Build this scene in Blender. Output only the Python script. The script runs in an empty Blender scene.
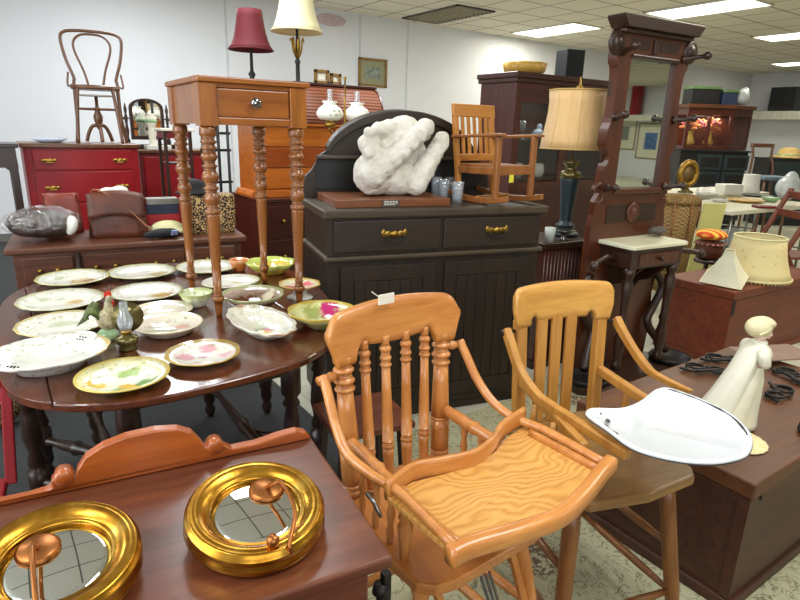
import bpy, bmesh, math, random
from math import sin, cos, pi, radians, sqrt, atan2
from mathutils import Vector, Matrix, Euler
random.seed(7)
SC = bpy.context.scene
COL = SC.collection
# ------------------------------------------------------------------ camera model (metres; X along the long wall, Y towards it)
F, PT, RL, H, YW = 580.0, radians(16.4), radians(1.65), 1.40, radians(34.8)
_h = Vector((sin(YW), cos(YW), 0)); _r0 = Vector((cos(YW), -sin(YW), 0))
FW = _h * cos(PT) + Vector((0, 0, -sin(PT)))
_u0 = _r0.cross(FW)
RT = _r0 * cos(RL) + _u0 * sin(RL)
UP = -_r0 * sin(RL) + _u0 * cos(RL)
CAM = Vector((0, 0, H))
def ray(x, y): return FW + RT * ((x - 400) / F) - UP * ((y - 300) / F)
def P(x, y, z):                      # layout: point of the plane at height z
    d = ray(x, y); return CAM + d * ((z - H) / d.z)
def PY(x, y, Y):                     # layout: point of the plane at depth Y
    d = ray(x, y); return CAM + d * (Y / d.y)
def PX(x, y, X):
    d = ray(x, y); return CAM + d * (X / d.x)

# ------------------------------------------------------------------ scene-graph helpers
def thing(name, label, cat, loc=(0, 0, 0), rz=0.0, group=None):
    o = bpy.data.objects.new(name, None); COL.objects.link(o)
    o.empty_display_size = .05
    o.location = loc; o.rotation_euler = (0, 0, rz)
    o['label'] = label; o['category'] = cat
    if group: o['group'] = group
    return o
def tag(o, label, cat, group=None, kind=None):
    o['label'] = label; o['category'] = cat
    if group: o['group'] = group
    if kind: o['kind'] = kind
    return o
def dup(root, loc, rz=None, label=None, group=None, scale=None):
    r = root.copy(); COL.objects.link(r); r.location = loc
    if rz is not None: r.rotation_euler = (0, 0, rz)
    if scale: r.scale = scale
    if label: r['label'] = label
    if group: r['group'] = group
    for ch in list(root.children):
        c = ch.copy(); COL.objects.link(c); c.parent = r
        for g in list(ch.children):
            d = g.copy(); COL.objects.link(d); d.parent = c
    return r
def frame_of(axis):
    a = Vector(axis).normalized()
    t = Vector((0, 0, 1)) if abs(a.z) < .95 else Vector((1, 0, 0))
    x = t.cross(a).normalized(); y = a.cross(x)
    return x, y, a
def catmull(pts, n=6, closed=False):
    P_ = [Vector(p) for p in pts]; out = []; N = len(P_)
    rng = range(N) if closed else range(N - 1)
    for i in rng:
        p0 = P_[i - 1] if (closed or i > 0) else P_[0] * 2 - P_[1]
        p1 = P_[i]; p2 = P_[(i + 1) % N]
        p3 = P_[(i + 2) % N] if (closed or i + 2 < N) else P_[-1] * 2 - P_[-2]
        for k in range(n):
            t = k / n
            out.append(.5 * ((2 * p1) + (p2 - p0) * t + (2 * p0 - 5 * p1 + 4 * p2 - p3) * t * t + (3 * p1 - p0 - 3 * p2 + p3) * t ** 3))
    if not closed: out.append(P_[-1])
    return out
class MB:
    def __init__(s): s.v = []; s.f = []; s.sm = []
    def add(s, vs, fs, smooth=True):
        b = len(s.v); s.v += [Vector(v) for v in vs]
        for f in fs: s.f.append([b + i for i in f]); s.sm.append(smooth)
        return s
    def box(s, x0, x1, y0, y1, z0, z1, M=None):
        vs = [(x, y, z) for z in (z0, z1) for y in (y0, y1) for x in (x0, x1)]
        if M is not None: vs = [M @ Vector(v) for v in vs]
        return s.add(vs, [(0, 2, 3, 1), (4, 5, 7, 6), (0, 1, 5, 4), (2, 6, 7, 3), (0, 4, 6, 2), (1, 3, 7, 5)], False)
    def cbox(s, c, d, rot=(0, 0, 0)):
        M = Matrix.Translation(c) @ Euler(rot).to_matrix().to_4x4()
        return s.box(-d[0] / 2, d[0] / 2, -d[1] / 2, d[1] / 2, -d[2] / 2, d[2] / 2, M)
    def bar(s, p0, p1, w, d, up=(0, 0, 1)):           # rectangular bar, w sideways, d along up
        p0, p1 = Vector(p0), Vector(p1); a = (p1 - p0).normalized()
        u = Vector(up); sd = a.cross(u)
        if sd.length < 1e-4: sd = a.cross(Vector((0, 1, 0)))
        sd.normalize(); u = sd.cross(a).normalized()
        vs = [p + sd * (i * w / 2) + u * (j * d / 2) for p in (p0, p1) for j in (-1, 1) for i in (-1, 1)]
        return s.add(vs, [(0, 2, 3, 1), (4, 5, 7, 6), (0, 1, 5, 4), (2, 6, 7, 3), (0, 4, 6, 2), (1, 3, 7, 5)], False)
    def loft(s, rings, cap=True, closed=True, smooth=True, ringclosed=False):
        n = len(rings[0]); vs = [p for r in rings for p in r]; fs = []
        m = n if closed else n - 1
        R = len(rings); rr = R if ringclosed else R - 1
        for i in range(rr):
            for j in range(m):
                a = i * n + j; b = i * n + (j + 1) % n; c = ((i + 1) % R) * n + (j + 1) % n; d = ((i + 1) % R) * n + j
                fs.append((a, b, c, d))
        if cap and closed and not ringclosed:
            fs.append(tuple(reversed(range(n)))); fs.append(tuple((R - 1) * n + j for j in range(n)))
        return s.add(vs, fs, smooth)
    def tube(s, pts, r, n=8, closed=False, sy=1.0):
        pts = [Vector(p) for p in pts]; N = len(pts)
        rad = r if isinstance(r, (list, tuple)) else [r] * N
        rings = []; px = None
        for i, p in enumerate(pts):
            if closed: t = pts[(i + 1) % N] - pts[i - 1]
            else: t = pts[min(i + 1, N - 1)] - pts[max(i - 1, 0)]
            t.normalize()
            if px is None: x = frame_of(t)[0]
            else:
                x = px - t * px.dot(t)
                x = x.normalized() if x.length > 1e-5 else frame_of(t)[0]
            y = t.cross(x); px = x
            rings.append([p + x * (cos(2 * pi * k / n) * rad[i]) + y * (sin(2 * pi * k / n) * rad[i] * sy) for k in range(n)])
        return s.loft(rings, ringclosed=closed)
    def lathe(s, prof, n=24, M=None, rmod=None, sx=1.0, sy=1.0, cap=True):   # prof of (r, z)
        rings = []
        for i, (r, z) in enumerate(prof):
            ring = []
            for k in range(n):
                a = 2 * pi * k / n; q = r * (rmod(a, i / (len(prof) - 1)) if rmod else 1)
                v = Vector((cos(a) * q * sx, sin(a) * q * sy, z))
                ring.append(M @ v if M is not None else v)
            rings.append(ring)
        return s.loft(rings, cap=cap)
    def turn(s, p0, p1, prof, n=12):                   # turned member between two points; prof of (t, r)
        p0, p1 = Vector(p0), Vector(p1); x, y, a = frame_of(p1 - p0); L = (p1 - p0)
        rings = [[p0 + L * t + x * (cos(2 * pi * k / n) * r) + y * (sin(2 * pi * k / n) * r) for k in range(n)] for t, r in prof]
        return s.loft(rings)
    def prism(s, poly, y0, y1, plane='xz', smooth=False):
        mk = {'xz': lambda a, b, d: (a, d, b), 'xy': lambda a, b, d: (a, b, d), 'yz': lambda a, b, d: (d, a, b)}[plane]
        n = len(poly)
        vs = [mk(a, b, y0) for a, b in poly] + [mk(a, b, y1) for a, b in poly]
        b0 = len(s.v); s.v += [Vector(v) for v in vs]
        for f in [tuple(range(n)), tuple(reversed(range(n, 2 * n)))]: s.f.append([b0 + i for i in f]); s.sm.append(False)
        for i in range(n):
            j = (i + 1) % n; s.f.append([b0 + i, b0 + n + i, b0 + n + j, b0 + j]); s.sm.append(smooth)
        return s
    def ell(s, c, r, rot=(0, 0, 0), n=16, m=10):
        c = Vector(c); R = Euler(rot).to_matrix()
        r = r if isinstance(r, (list, tuple)) else (r, r, r)
        rings = []
        for i in range(m + 1):
            a = -pi / 2 + pi * i / m; q = max(cos(a), .012)
            rings.append([c + R @ Vector((r[0] * q * cos(2 * pi * k / n), r[1] * q * sin(2 * pi * k / n), r[2] * sin(a))) for k in range(n)])
        return s.loft(rings)
    def ball(s, c, r, n=12): return s.ell(c, (r, r, r), n=n, m=8)
    def grid(s, fn, nu, nv, smooth=True, cu=False):
        vs = [fn(i / nu, j / nv) for i in range(nu + 1) for j in range(nv + 1)]
        fs = [(i * (nv + 1) + j, (i + 1) * (nv + 1) + j, (i + 1) * (nv + 1) + j + 1, i * (nv + 1) + j + 1) for i in range(nu) for j in range(nv)]
        return s.add(vs, fs, smooth)
    def xf(s, M, start=0):
        for i in range(start, len(s.v)): s.v[i] = M @ s.v[i]
        return s
    def build(s, name, mat, parent=None, bevel=0.0, sub=0, remesh=0.0, solid=0.0, seg=2, label=None):
        me = bpy.data.meshes.new(name)
        bm = bmesh.new(); vs = [bm.verts.new(v) for v in s.v]
        for f, sm in zip(s.f, s.sm):
            try:
                ff = bm.faces.new([vs[i] for i in f]); ff.smooth = sm
            except ValueError: pass
        bm.normal_update()
        bmesh.ops.recalc_face_normals(bm, faces=bm.faces)
        bm.to_mesh(me); bm.free()
        o = bpy.data.objects.new(name, me); COL.objects.link(o)
        me.materials.append(mat)
        if parent is not None: o.parent = parent
        if solid: 
            md = o.modifiers.new('solid', 'SOLIDIFY'); md.thickness = solid; md.offset = 0
        if remesh:
            md = o.modifiers.new('remesh', 'REMESH'); md.mode = 'VOXEL'; md.voxel_size = remesh; md.use_smooth_shade = True
            md = o.modifiers.new('smooth', 'SMOOTH'); md.iterations = 4; md.factor = .5
        if bevel:
            md = o.modifiers.new('bevel', 'BEVEL'); md.width = bevel; md.segments = seg; md.limit_method = 'ANGLE'; md.angle_limit = radians(40)
        if sub:
            md = o.modifiers.new('sub', 'SUBSURF'); md.levels = sub; md.render_levels = sub
        if label: o['label'] = label
        return o
def struct(name, m, mat, bevel=0, parent=None):
    o = m.build(name, mat, parent, bevel=bevel)
    if parent is None: o['kind'] = 'structure'
    return o

def crest(m, xs, zt, zb, th, bend):
    """board along x with shaped upper and lower edges; bend(x, z) gives the depth of its middle"""
    rings = []
    for x in xs:
        t, b = zt(x), zb(x); c = min(th * .35, (t - b) * .2); ring = []
        for f in range(7):
            z = b + c + (t - b - 2 * c) * f / 6; ring.append(Vector((x, bend(x, z) - th / 2, z)))
        ring.append(Vector((x, bend(x, t) - th / 4, t))); ring.append(Vector((x, bend(x, t) + th / 4, t)))
        for f in range(6, -1, -1):
            z = b + c + (t - b - 2 * c) * f / 6; ring.append(Vector((x, bend(x, z) + th / 2, z)))
        ring.append(Vector((x, bend(x, b) + th / 4, b))); ring.append(Vector((x, bend(x, b) - th / 4, b)))
        rings.append(ring)
    return m.loft(rings)
def beads(spec):
    """turned profile: list of (t0, t1, kind, r) with kind ring / ball / neck / cone(r0, r1)"""
    out = []
    for t0, t1, k, r in spec:
        d = t1 - t0
        if k == 'ring': out += [(t0, r * .72), (t0 + d * .12, r * .96), (t0 + d * .35, r), (t0 + d * .65, r), (t0 + d * .88, r * .96), (t1, r * .72)]
        elif k == 'ball': out += [(t0 + d * q, r * (.62 + .38 * sin(pi * q))) for q in (0, .1, .25, .4, .5, .6, .75, .9, 1)]
        elif k == 'neck': out += [(t0 + d * q, r * (1.32 - .20 * sin(pi * q))) for q in (0, .2, .5, .8, 1)]
        else: out += [(t0 + d * q, r[0] + (r[1] - r[0]) * q) for q in (0, .33, .66, 1)]
    out = [(out[i][0] + i * 1e-5, out[i][1]) for i in range(len(out))]
    return out
# ------------------------------------------------------------------ materials
def C(h):
    h = h.lstrip('#'); v = [int(h[i:i + 2], 16) / 255 for i in (0, 2, 4)]
    return tuple((x / 12.92 if x <= .04045 else ((x + .055) / 1.055) ** 2.4) for x in v) + (1,)
class NT:
    def __init__(s, name):
        s.m = bpy.data.materials.new(name); s.m.use_nodes = True
        s.t = s.m.node_tree; s.n = s.t.nodes; s.l = s.t.links
        s.b = s.n['Principled BSDF']
    def node(s, typ, **kw):
        n = s.n.new(typ)
        for k, v in kw.items():
            if k in n.inputs: n.inputs[k].default_value = v
            else: setattr(n, k, v)
        return n
    def link(s, a, b): s.l.new(a, b)
    def set(s, **kw):
        for k, v in kw.items():
            s.b.inputs[k.replace('_', ' ')].default_value = v
        return s
    def coord(s, scale=(1, 1, 1), loc=(0, 0, 0), rot=(0, 0, 0), kind='Object'):
        tc = s.node('ShaderNodeTexCoord'); mp = s.node('ShaderNodeMapping')
        mp.inputs['Scale'].default_value = scale; mp.inputs['Location'].default_value = loc; mp.inputs['Rotation'].default_value = rot
        s.link(tc.outputs[kind], mp.inputs['Vector']); return mp.outputs['Vector']
    def noise(s, vec, scale, detail=4, rough=.55, dist=0.0):
        n = s.node('ShaderNodeTexNoise'); n.inputs['Scale'].default_value = scale; n.inputs['Detail'].default_value = detail
        n.inputs['Roughness'].default_value = rough; n.inputs['Distortion'].default_value = dist
        s.link(vec, n.inputs['Vector']); return n.outputs['Fac']
    def ramp(s, fac, stops):
        r = s.node('ShaderNodeValToRGB'); e = r.color_ramp.elements
        while len(e) > 1: e.remove(e[-1])
        e[0].position = stops[0][0]; e[0].color = stops[0][1]
        for p, c in stops[1:]:
            k = e.new(p); k.color = c
        s.link(fac, r.inputs['Fac']); return r.outputs['Color']
    def mix(s, fac, a, b, blend='MIX'):
        m = s.node('ShaderNodeMix'); m.data_type = 'RGBA'; m.blend_type = blend
        for sock, v in ((m.inputs['Factor'], fac), (m.inputs[6], a), (m.inputs[7], b)):
            if hasattr(v, 'is_linked') or hasattr(v, 'links'): s.link(v, sock)
            else: sock.default_value = v
        return m.outputs[2]
    def math(s, op, a, b=0.0, c=0.0, clamp=False):
        m = s.node('ShaderNodeMath'); m.operation = op; m.use_clamp = clamp
        for i, v in enumerate((a, b, c)):
            if hasattr(v, 'links'): s.link(v, m.inputs[i])
            else: m.inputs[i].default_value = v
        return m.outputs[0]
    def bump(s, fac, strength=.2, dist=.01):
        b = s.node('ShaderNodeBump'); b.inputs['Strength'].default_value = strength; b.inputs['Distance'].default_value = dist
        s.link(fac, b.inputs['Height']); s.link(b.outputs['Normal'], s.b.inputs['Normal'])
    def col(s, c): 
        s.link(c, s.b.inputs['Base Color']) if hasattr(c, 'links') else setattr(s.b.inputs['Base Color'], 'default_value', c)
        return s
def plain(name, col, rough=.5, metal=0.0, var=.12, vs=12, bump=0.0, **kw):
    t = NT(name); c = C(col); v = t.coord(); n = t.noise(v, vs, 3)
    d = tuple(x * (1 - var) for x in c[:3]) + (1,); l = tuple(min(1, x * (1 + var)) for x in c[:3]) + (1,)
    t.col(t.ramp(n, [(.3, d), (.7, l)])); t.set(Roughness=rough, Metallic=metal, **kw)
    if bump: t.bump(t.noise(v, vs * 6, 2), bump, .004)
    return t.m
def wood(name, c1, c2, axis='x', rough=.35, coat=.3, sc=1.0, mid=None, contrast=(.3, .72), dirt=0.0):
    t = NT(name); s_ = {'x': (1.2, 14, 14), 'y': (14, 1.2, 14), 'z': (14, 14, 1.2)}[axis]
    v = t.coord(tuple(a * sc for a in s_))
    n = t.noise(v, 1.6, 6, .6, 1.1); fine = t.noise(t.coord(tuple(a * sc * 5 for a in s_)), 2.2, 3, .6)
    f = t.math('ADD', t.math('MULTIPLY', n, .75), t.math('MULTIPLY', fine, .25))
    W_ = lambda h: (lambda k: (k[0], k[1] * .97, k[2] * .80, 1))(C(h))
    st = [(contrast[0], W_(c1)), (contrast[1], W_(c2))]
    if mid: st.insert(1, ((contrast[0] + contrast[1]) / 2, W_(mid)))
    c = t.ramp(f, st)
    t.col(c); t.set(Roughness=rough); t.b.inputs['Coat Weight'].default_value = coat; t.b.inputs['Coat Roughness'].default_value = .22
    t.bump(fine, .08, .003)
    return t.m
def oak_grain(name, c1, c2, c3):                          # strong cathedral figure for the oak tray
    t = NT(name); v = t.coord((1, 1, 1), rot=(0, 0, .25))
    w = t.node('ShaderNodeTexWave'); w.wave_type = 'BANDS'; w.bands_direction = 'Y'
    big = t.noise(t.coord((3.2, 5, 1)), 1.6, 2, .5)
    cmb = t.node('ShaderNodeCombineXYZ'); sp = t.node('ShaderNodeSeparateXYZ'); t.link(v, sp.inputs[0])
    t.link(t.math('ADD', sp.outputs[1], t.math('MULTIPLY', big, .22)), cmb.inputs[1]); t.link(cmb.outputs[0], w.inputs['Vector'])
    w.inputs['Scale'].default_value = 17; w.inputs['Distortion'].default_value = .6; w.inputs['Detail'].default_value = 2
    fine = t.noise(t.coord((6, 90, 60)), 3, 3)
    f = t.math('ADD', t.math('MULTIPLY', w.outputs['Fac'], .40), t.math('MULTIPLY', fine, .60))
    t.col(t.ramp(f, [(.18, C(c1)), (.45, C(c2)), (.8, C(c3))])); t.set(Roughness=.32)
    t.b.inputs['Coat Weight'].default_value = .4; t.b.inputs['Coat Roughness'].default_value = .2
    return t.m
def glass_thin(name, tint='#ffffff', gl=.12, rough=.02, white=0.0, facing=.55):
    t = NT(name); tr = t.node('ShaderNodeBsdfTransparent'); g = t.node('ShaderNodeBsdfGlossy'); mx = t.node('ShaderNodeMixShader')
    tr.inputs['Color'].default_value = C(tint); g.inputs['Roughness'].default_value = rough
    lw = t.node('ShaderNodeLayerWeight'); lw.inputs['Blend'].default_value = .35
    f = t.math('ADD', t.math('MULTIPLY', lw.outputs['Facing'], facing), gl, clamp=True)
    t.link(f, mx.inputs[0]); t.link(tr.outputs[0], mx.inputs[1]); t.link(g.outputs[0], mx.inputs[2])
    if white:
        df = t.node('ShaderNodeBsdfDiffuse'); df.inputs['Color'].default_value = C('#e8eef0'); m2 = t.node('ShaderNodeMixShader'); m2.inputs[0].default_value = white
        t.link(mx.outputs[0], m2.inputs[1]); t.link(df.outputs[0], m2.inputs[2]); mx = m2
    t.link(mx.outputs[0], t.n['Material Output'].inputs['Surface']); return t.m
def plate_mat(name, base='#dcdacd', rim='#b9a45a', rim_w=.06, R=.14, spots=(), seed=0, rimblend=None, sheen=.12, inner=None, sprigc='#9a9468'):
    """spots: (x, y, radius, colour, density) painted flowers; rim: coloured border"""
    t = NT(name); v = t.coord((1, 1, 1))
    sp = t.node('ShaderNodeSeparateXYZ'); t.link(v, sp.inputs[0])
    r = t.math('SQRT', t.math('ADD', t.math('MULTIPLY', sp.outputs[0], sp.outputs[0]), t.math('MULTIPLY', sp.outputs[1], sp.outputs[1])))
    rr = t.math('DIVIDE', r, R)
    n1 = t.noise(t.coord((1, 1, 1), loc=(seed, seed * 2.3, 0)), 38, 3)
    n2 = t.noise(t.coord((1, 1, 1), loc=(seed + 5, seed * 1.3, 3)), 60, 2)
    c = C(base)
    if inner: c = t.mix(t.ramp(t.math('ADD', rr, t.math('MULTIPLY', n1, .3)), [(.55, (1, 1, 1, 1)), (1.0, (0, 0, 0, 1))]), c, C(inner))
    if rimblend:
        c = t.mix(t.math('MULTIPLY', t.math('SUBTRACT', t.math('ADD', rr, t.math('MULTIPLY', n1, .35)), .8, clamp=True), 2.4, clamp=True), c, C(rimblend))
    for i, (x, y, q, colr, dens) in enumerate(spots):
        dx = t.math('SUBTRACT', sp.outputs[0], x); dy = t.math('SUBTRACT', sp.outputs[1], y)
        d = t.math('SQRT', t.math('ADD', t.math('MULTIPLY', dx, dx), t.math('MULTIPLY', dy, dy)))
        nn = n1 if i % 2 else n2
        m = t.math('SUBTRACT', t.math('ADD', 1.0, t.math('MULTIPLY', nn, 1.4)), t.math('ADD', t.math('DIVIDE', d, q), .9))
        m = t.math('MULTIPLY', t.math('ADD', m, .22), 3.2 * dens, clamp=True)
        c = t.mix(t.math('MULTIPLY', m, min(1, dens)), c, C(colr))
    n3 = t.noise(t.coord((1, 1, 1), loc=(seed * 1.7, 3, seed)), 55, 2, .6)
    band = t.math('MULTIPLY', t.math('GREATER_THAN', rr, .5), t.math('LESS_THAN', rr, .93))
    sprig = t.math('MULTIPLY', t.math('SUBTRACT', n3, .56, clamp=True), t.math('MULTIPLY', band, 5.0), clamp=True)
    c = t.mix(sprig, c, C(sprigc))
    wob = t.math('ADD', rr, t.math('MULTIPLY', n2, .05))
    rm = t.math('GREATER_THAN', wob, 1.005 - rim_w)
    c = t.mix(t.math('MULTIPLY', rm, .95), c, C(rim))
    t.col(c); t.set(Roughness=.13); t.b.inputs['Coat Weight'].default_value = .3
    return t.m

M = {}
M['oak'] = wood('honey_oak', '#a9642e', '#d39558', 'z', .33, .35)
M['oak_x'] = wood('honey_oak_along', '#aa652d', '#d29352', 'x', .33, .35)
M['oak_y'] = wood('honey_oak_seat', '#a05e2a', '#c88648', 'y', .3, .4)
M['oak_tray'] = oak_grain('oak_tray_figure', '#b57a3a', '#cc9449', '#d7a35a')
M['oak2'] = wood('mid_oak', '#a06a2c', '#c8934c', 'z', .38, .25)
M['oak2_leg'] = wood('oak_leg_brown', '#633a1b', '#925e30', 'z', .4, .2)
M['oak2_x'] = wood('mid_oak_crest', '#b07a36', '#d6a459', 'x', .38, .25)
M['oak2_seat'] = wood('worn_oak_seat', '#6f4c26', '#9a7340', 'x', .42, .2)
M['maple'] = wood('table_cherry', '#6b3812', '#ad6c2b', 'z', .3, .4)
M['maple_leg'] = wood('table_cherry_leg', '#5a2e10', '#9c6029', 'z', .28, .4)
M['maple_x'] = wood('table_cherry_along', '#743d12', '#aa6628', 'x', .3, .4)
M['wash'] = wood('washstand_walnut', '#4a2519', '#7a4430', 'x', .3, .35, mid='#5f3324')
M['wash_back'] = wood('washstand_gallery', '#7e3814', '#b8622a', 'x', .3, .45)
M['dine'] = wood('dining_mahogany', '#3a1a0e', '#693621', 'y', .17, .5)
M['dark'] = wood('dark_turned', '#1c100c', '#341e16', 'z', .35, .3)
M['ebony'] = wood('sideboard_black_oak', '#1b120c', '#31231a', 'x', .5, .08)
M['ebony_z'] = wood('sideboard_black_oak_upright', '#180f0a', '#2c1f16', 'z', .5, .08)
M['ebony_edge'] = wood('sideboard_worn_edge', '#30271e', '#4c3f31', 'x', .5, .1)
M['mahog'] = wood('hall_mahogany', '#391a0d', '#5f2f19', 'z', .38, .2)
M['mahog_dk'] = wood('hall_mahogany_dark', '#22120b', '#3c2115', 'x', .4, .15)
M['cab'] = wood('cabinet_mahogany', '#36150f', '#5b2a20', 'z', .33, .3)
M['cab_x'] = wood('cabinet_mahogany_along', '#2c120e', '#4d231b', 'x', .33, .3)
M['dresser'] = wood('dresser_walnut', '#432418', '#6e4230', 'x', .4, .15)
M['desk'] = wood('desk_pine', '#9c4c14', '#c87428', 'x', .35, .3)
M['desk_dk'] = wood('desk_pine_drawer', '#7c3510', '#a55220', 'x', .33, .3)
M['trunk'] = wood('trunk_redwood', '#4f1e0c', '#7c381c', 'x', .5, .06)
M['trunk2'] = wood('trunk_brown', '#3f2110', '#6d3f20', 'x', .5, .08)
M['trunk_dk'] = wood('trunk_dark_brown', '#2b140b', '#512914', 'x', .5, .08)  # darker brown wood for the near chest body
M['bent'] = wood('bentwood', '#4a2c18', '#74492a', 'z', .35, .3)
M['rocker'] = wood('rocker_oak', '#74431f', '#a06634', 'z', .4, .2)
M['rocker_lt'] = wood('rocker_oak_light', '#a5682a', '#c98a42', 'x', .4, .2)
M['plinth'] = wood('plinth_mahogany', '#5a3018', '#8a5330', 'x', .4, .2)
M['redpaint'] = plain('red_paint', '#8e0f18', .4, var=.12, vs=4)
M['redpaint_dk'] = plain('dark_red_paint', '#6b0f14', .45, var=.15, vs=4)
M['blackpaint'] = plain('black_paint', '#181717', .45, var=.2)
M['iron'] = plain('dark_iron', '#2a2826', .5, .6, .25)
M['brass'] = plain('aged_brass', '#a3813c', .36, 1.0, .2, 20)
M['gold'] = None
M['copper'] = plain('copper_arm', '#a5693a', .38, 1.0, .12)
M['steel'] = plain('bright_steel', '#cfcfcb', .22, 1.0, .05)
M['porc'] = plain('white_porcelain', '#dcdbd3', .12, var=.03)
M['enamel'] = None
M['stone'] = None
M['glass'] = glass_thin('clear_glass', '#f6fbff', .1, white=.16)
M['pane'] = glass_thin('cabinet_pane', '#eef0f0', .04, facing=.12)
M['amberglass'] = glass_thin('olive_glass', '#b7a96a', .12)
M['mirror'] = None
def mk():
    t = NT('mirror_silver'); t.col(C('#dfe6e4')); t.set(Roughness=.02, Metallic=1.0); M['mirror'] = t.m
    t = NT('gilt'); v = t.coord(); n = t.noise(v, 22, 4)
    t.col(t.ramp(n, [(.3, C('#8f5f1a')), (.55, C('#bb8830')), (.8, C('#dcb558'))])); t.set(Roughness=.27, Metallic=1.0); t.bump(t.noise(v, 90, 2), .06, .002); M['gold'] = t.m
    t = NT('chipped_enamel'); v = t.coord(); M['enamel'] = t.m
    n = t.noise(t.coord(), 14, 5, .7)
    t.col(t.mix(t.math('GREATER_THAN', n, .72), C('#d9dcdd'), C('#4d4438'))); t.set(Roughness=.16); t.b.inputs['Coat Weight'].default_value = .4
    t = NT('rough_marble'); v = t.coord(); n = t.noise(v, 9, 6, .65); n2 = t.noise(v, 60, 4, .6)
    t.col(t.ramp(n, [(.25, C('#bdb5a2')), (.5, C('#dedacd')), (.75, C('#eeece4'))])); t.set(Roughness=.85); t.bump(t.math('ADD', n2, t.math('MULTIPLY', n, .6)), .55, .012); M['stone'] = t.m
    # surfaces
    t = NT('wall_paint'); n = t.noise(t.coord((.4, .4, .4)), 1.2, 3)
    t.col(t.ramp(n, [(.3, C('#d3d5d8')), (.7, C('#dfe1e4'))])); t.set(Roughness=.7); t.bump(t.noise(t.coord((1, 1, 1)), 60, 2), .05, .002); M['wall'] = t.m
    t = NT('ceiling_tiles'); v = t.coord((1, 1, 1))
    sp = t.node('ShaderNodeSeparateXYZ'); t.link(v, sp.inputs[0])
    def line(sock, off, step=.61):
        a = t.math('PINGPONG', t.math('ADD', sock, off), step / 2)
        return t.math('LESS_THAN', a, .011)
    ln = t.math('MAXIMUM', line(sp.outputs[0], -7.57), line(sp.outputs[1], -5.29))
    n = t.noise(v, 40, 4); big = t.noise(v, .7, 2)
    base = t.mix(big, C('#dcd6c4'), C('#eae5d6'))
    c = t.mix(t.math('MULTIPLY', n, .25), base, C('#a59d85'))
    t.col(t.mix(ln, c, C('#6e685c'))); t.set(Roughness=.9); t.bump(n, .15, .004); M['ceil'] = t.m
    t = NT('grey_carpet'); n = t.noise(t.coord(), 160, 3); b = t.noise(t.coord(), 3, 3)
    t.col(t.mix(n, C('#232424'), C('#454646'))); t.set(Roughness=.95); t.bump(n, .5, .006); M['carpet'] = t.m
    t = NT('pale_tile_floor'); v = t.coord((1, 1, 1)); br = t.node('ShaderNodeTexBrick'); br.offset = 0
    t.link(v, br.inputs['Vector']); br.inputs['Scale'].default_value = 1.0; br.inputs['Brick Width'].default_value = .305; br.inputs['Row Height'].default_value = .305
    br.inputs['Mortar Size'].default_value = .004; br.inputs['Color1'].default_value = C('#b9b7a2'); br.inputs['Color2'].default_value = C('#c5c3ae'); br.inputs['Mortar'].default_value = C('#94917f')
    n = t.noise(v, 6, 4); t.col(t.mix(t.math('MULTIPLY', n, .35), br.outputs['Color'], C('#a19e8b'))); t.set(Roughness=.45); M['tile'] = t.m
    t = NT('floral_rug'); v = t.coord((1, 1, 1))
    vo = t.node('ShaderNodeTexVoronoi'); vo.inputs['Scale'].default_value = 3.4; vo.inputs['Randomness'].default_value = .7; t.link(v, vo.inputs['Vector'])
    n = t.noise(v, 30, 3, .6, 1.5); n2 = t.noise(v, 11, 3, .6, 2.0); n3 = t.noise(v, 170, 2)
    d = vo.outputs['Distance']
    fl = t.math('MULTIPLY', t.math('LESS_THAN', t.math('ADD', d, t.math('MULTIPLY', n, .34)), .50), t.math('GREATER_THAN', n, .49))
    vine = t.math('LESS_THAN', t.math('ABSOLUTE', t.math('SUBTRACT', n2, .5)), .016)
    leaf = t.math('MULTIPLY', t.math('GREATER_THAN', n2, .6), t.math('GREATER_THAN', n, .5))
    c = t.mix(t.noise(v, 2.5, 3), C('#a39f80'), C('#bab592'))
    c = t.mix(t.math('MULTIPLY', leaf, .5), c, C('#8f9a80'))
    c = t.mix(t.math('MULTIPLY', vine, .75), c, C('#4f4c36'))
    c = t.mix(t.math('MULTIPLY', fl, .9), c, C('#5a3826'))
    c = t.mix(t.math('MULTIPLY', n3, .25), c, C('#857f60'))
    t.col(c); t.set(Roughness=.95); t.bump(n3, .4, .005); M['rug'] = t.m
    t = NT('fluorescent'); t.b.inputs['Emission Color'].default_value = C('#fdfbf0'); t.b.inputs['Emission Strength'].default_value = 4.0; M['lamp'] = t.m
    t = NT('leopard'); v = t.coord((1, 1, 1)); vo = t.node('ShaderNodeTexVoronoi'); vo.inputs['Scale'].default_value = 58; t.link(v, vo.inputs['Vector'])
    d = vo.outputs['Distance']; ring = t.math('MULTIPLY', t.math('GREATER_THAN', d, .33), t.math('LESS_THAN', d, .62))
    t.col(t.mix(ring, C('#c4a06a'), C('#2a1b10'))); t.set(Roughness=.7); M['leopard'] = t.m
    t = NT('milk_glass'); t.col(C('#efece0')); t.set(Roughness=.15); t.b.inputs['Emission Color'].default_value = C('#fff6dd'); t.b.inputs['Emission Strength'].default_value = .12; M['milk'] = t.m
    t = NT('silk_shade'); v = t.coord((1, 1, 1)); n = t.noise(t.coord((30, 30, 2)), 2, 3)
    t.col(t.mix(n, C('#cf9f5e'), C('#e6c48c'))); t.set(Roughness=.6); t.b.inputs['Sheen Weight'].default_value = .4; M['silk'] = t.m
    t = NT('floral_shade'); v = t.coord((1, 1, 1)); vo = t.node('ShaderNodeTexVoronoi'); vo.inputs['Scale'].default_value = 22; vo.inputs['Randomness'].default_value = .9; t.link(v, vo.inputs['Vector'])
    f = t.math('LESS_THAN', vo.outputs['Distance'], .17)
    t.col(t.mix(t.math('MULTIPLY', f, .6), C('#d8c792'), C('#b39a6a'))); t.set(Roughness=.75); M['floralshade'] = t.m
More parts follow.
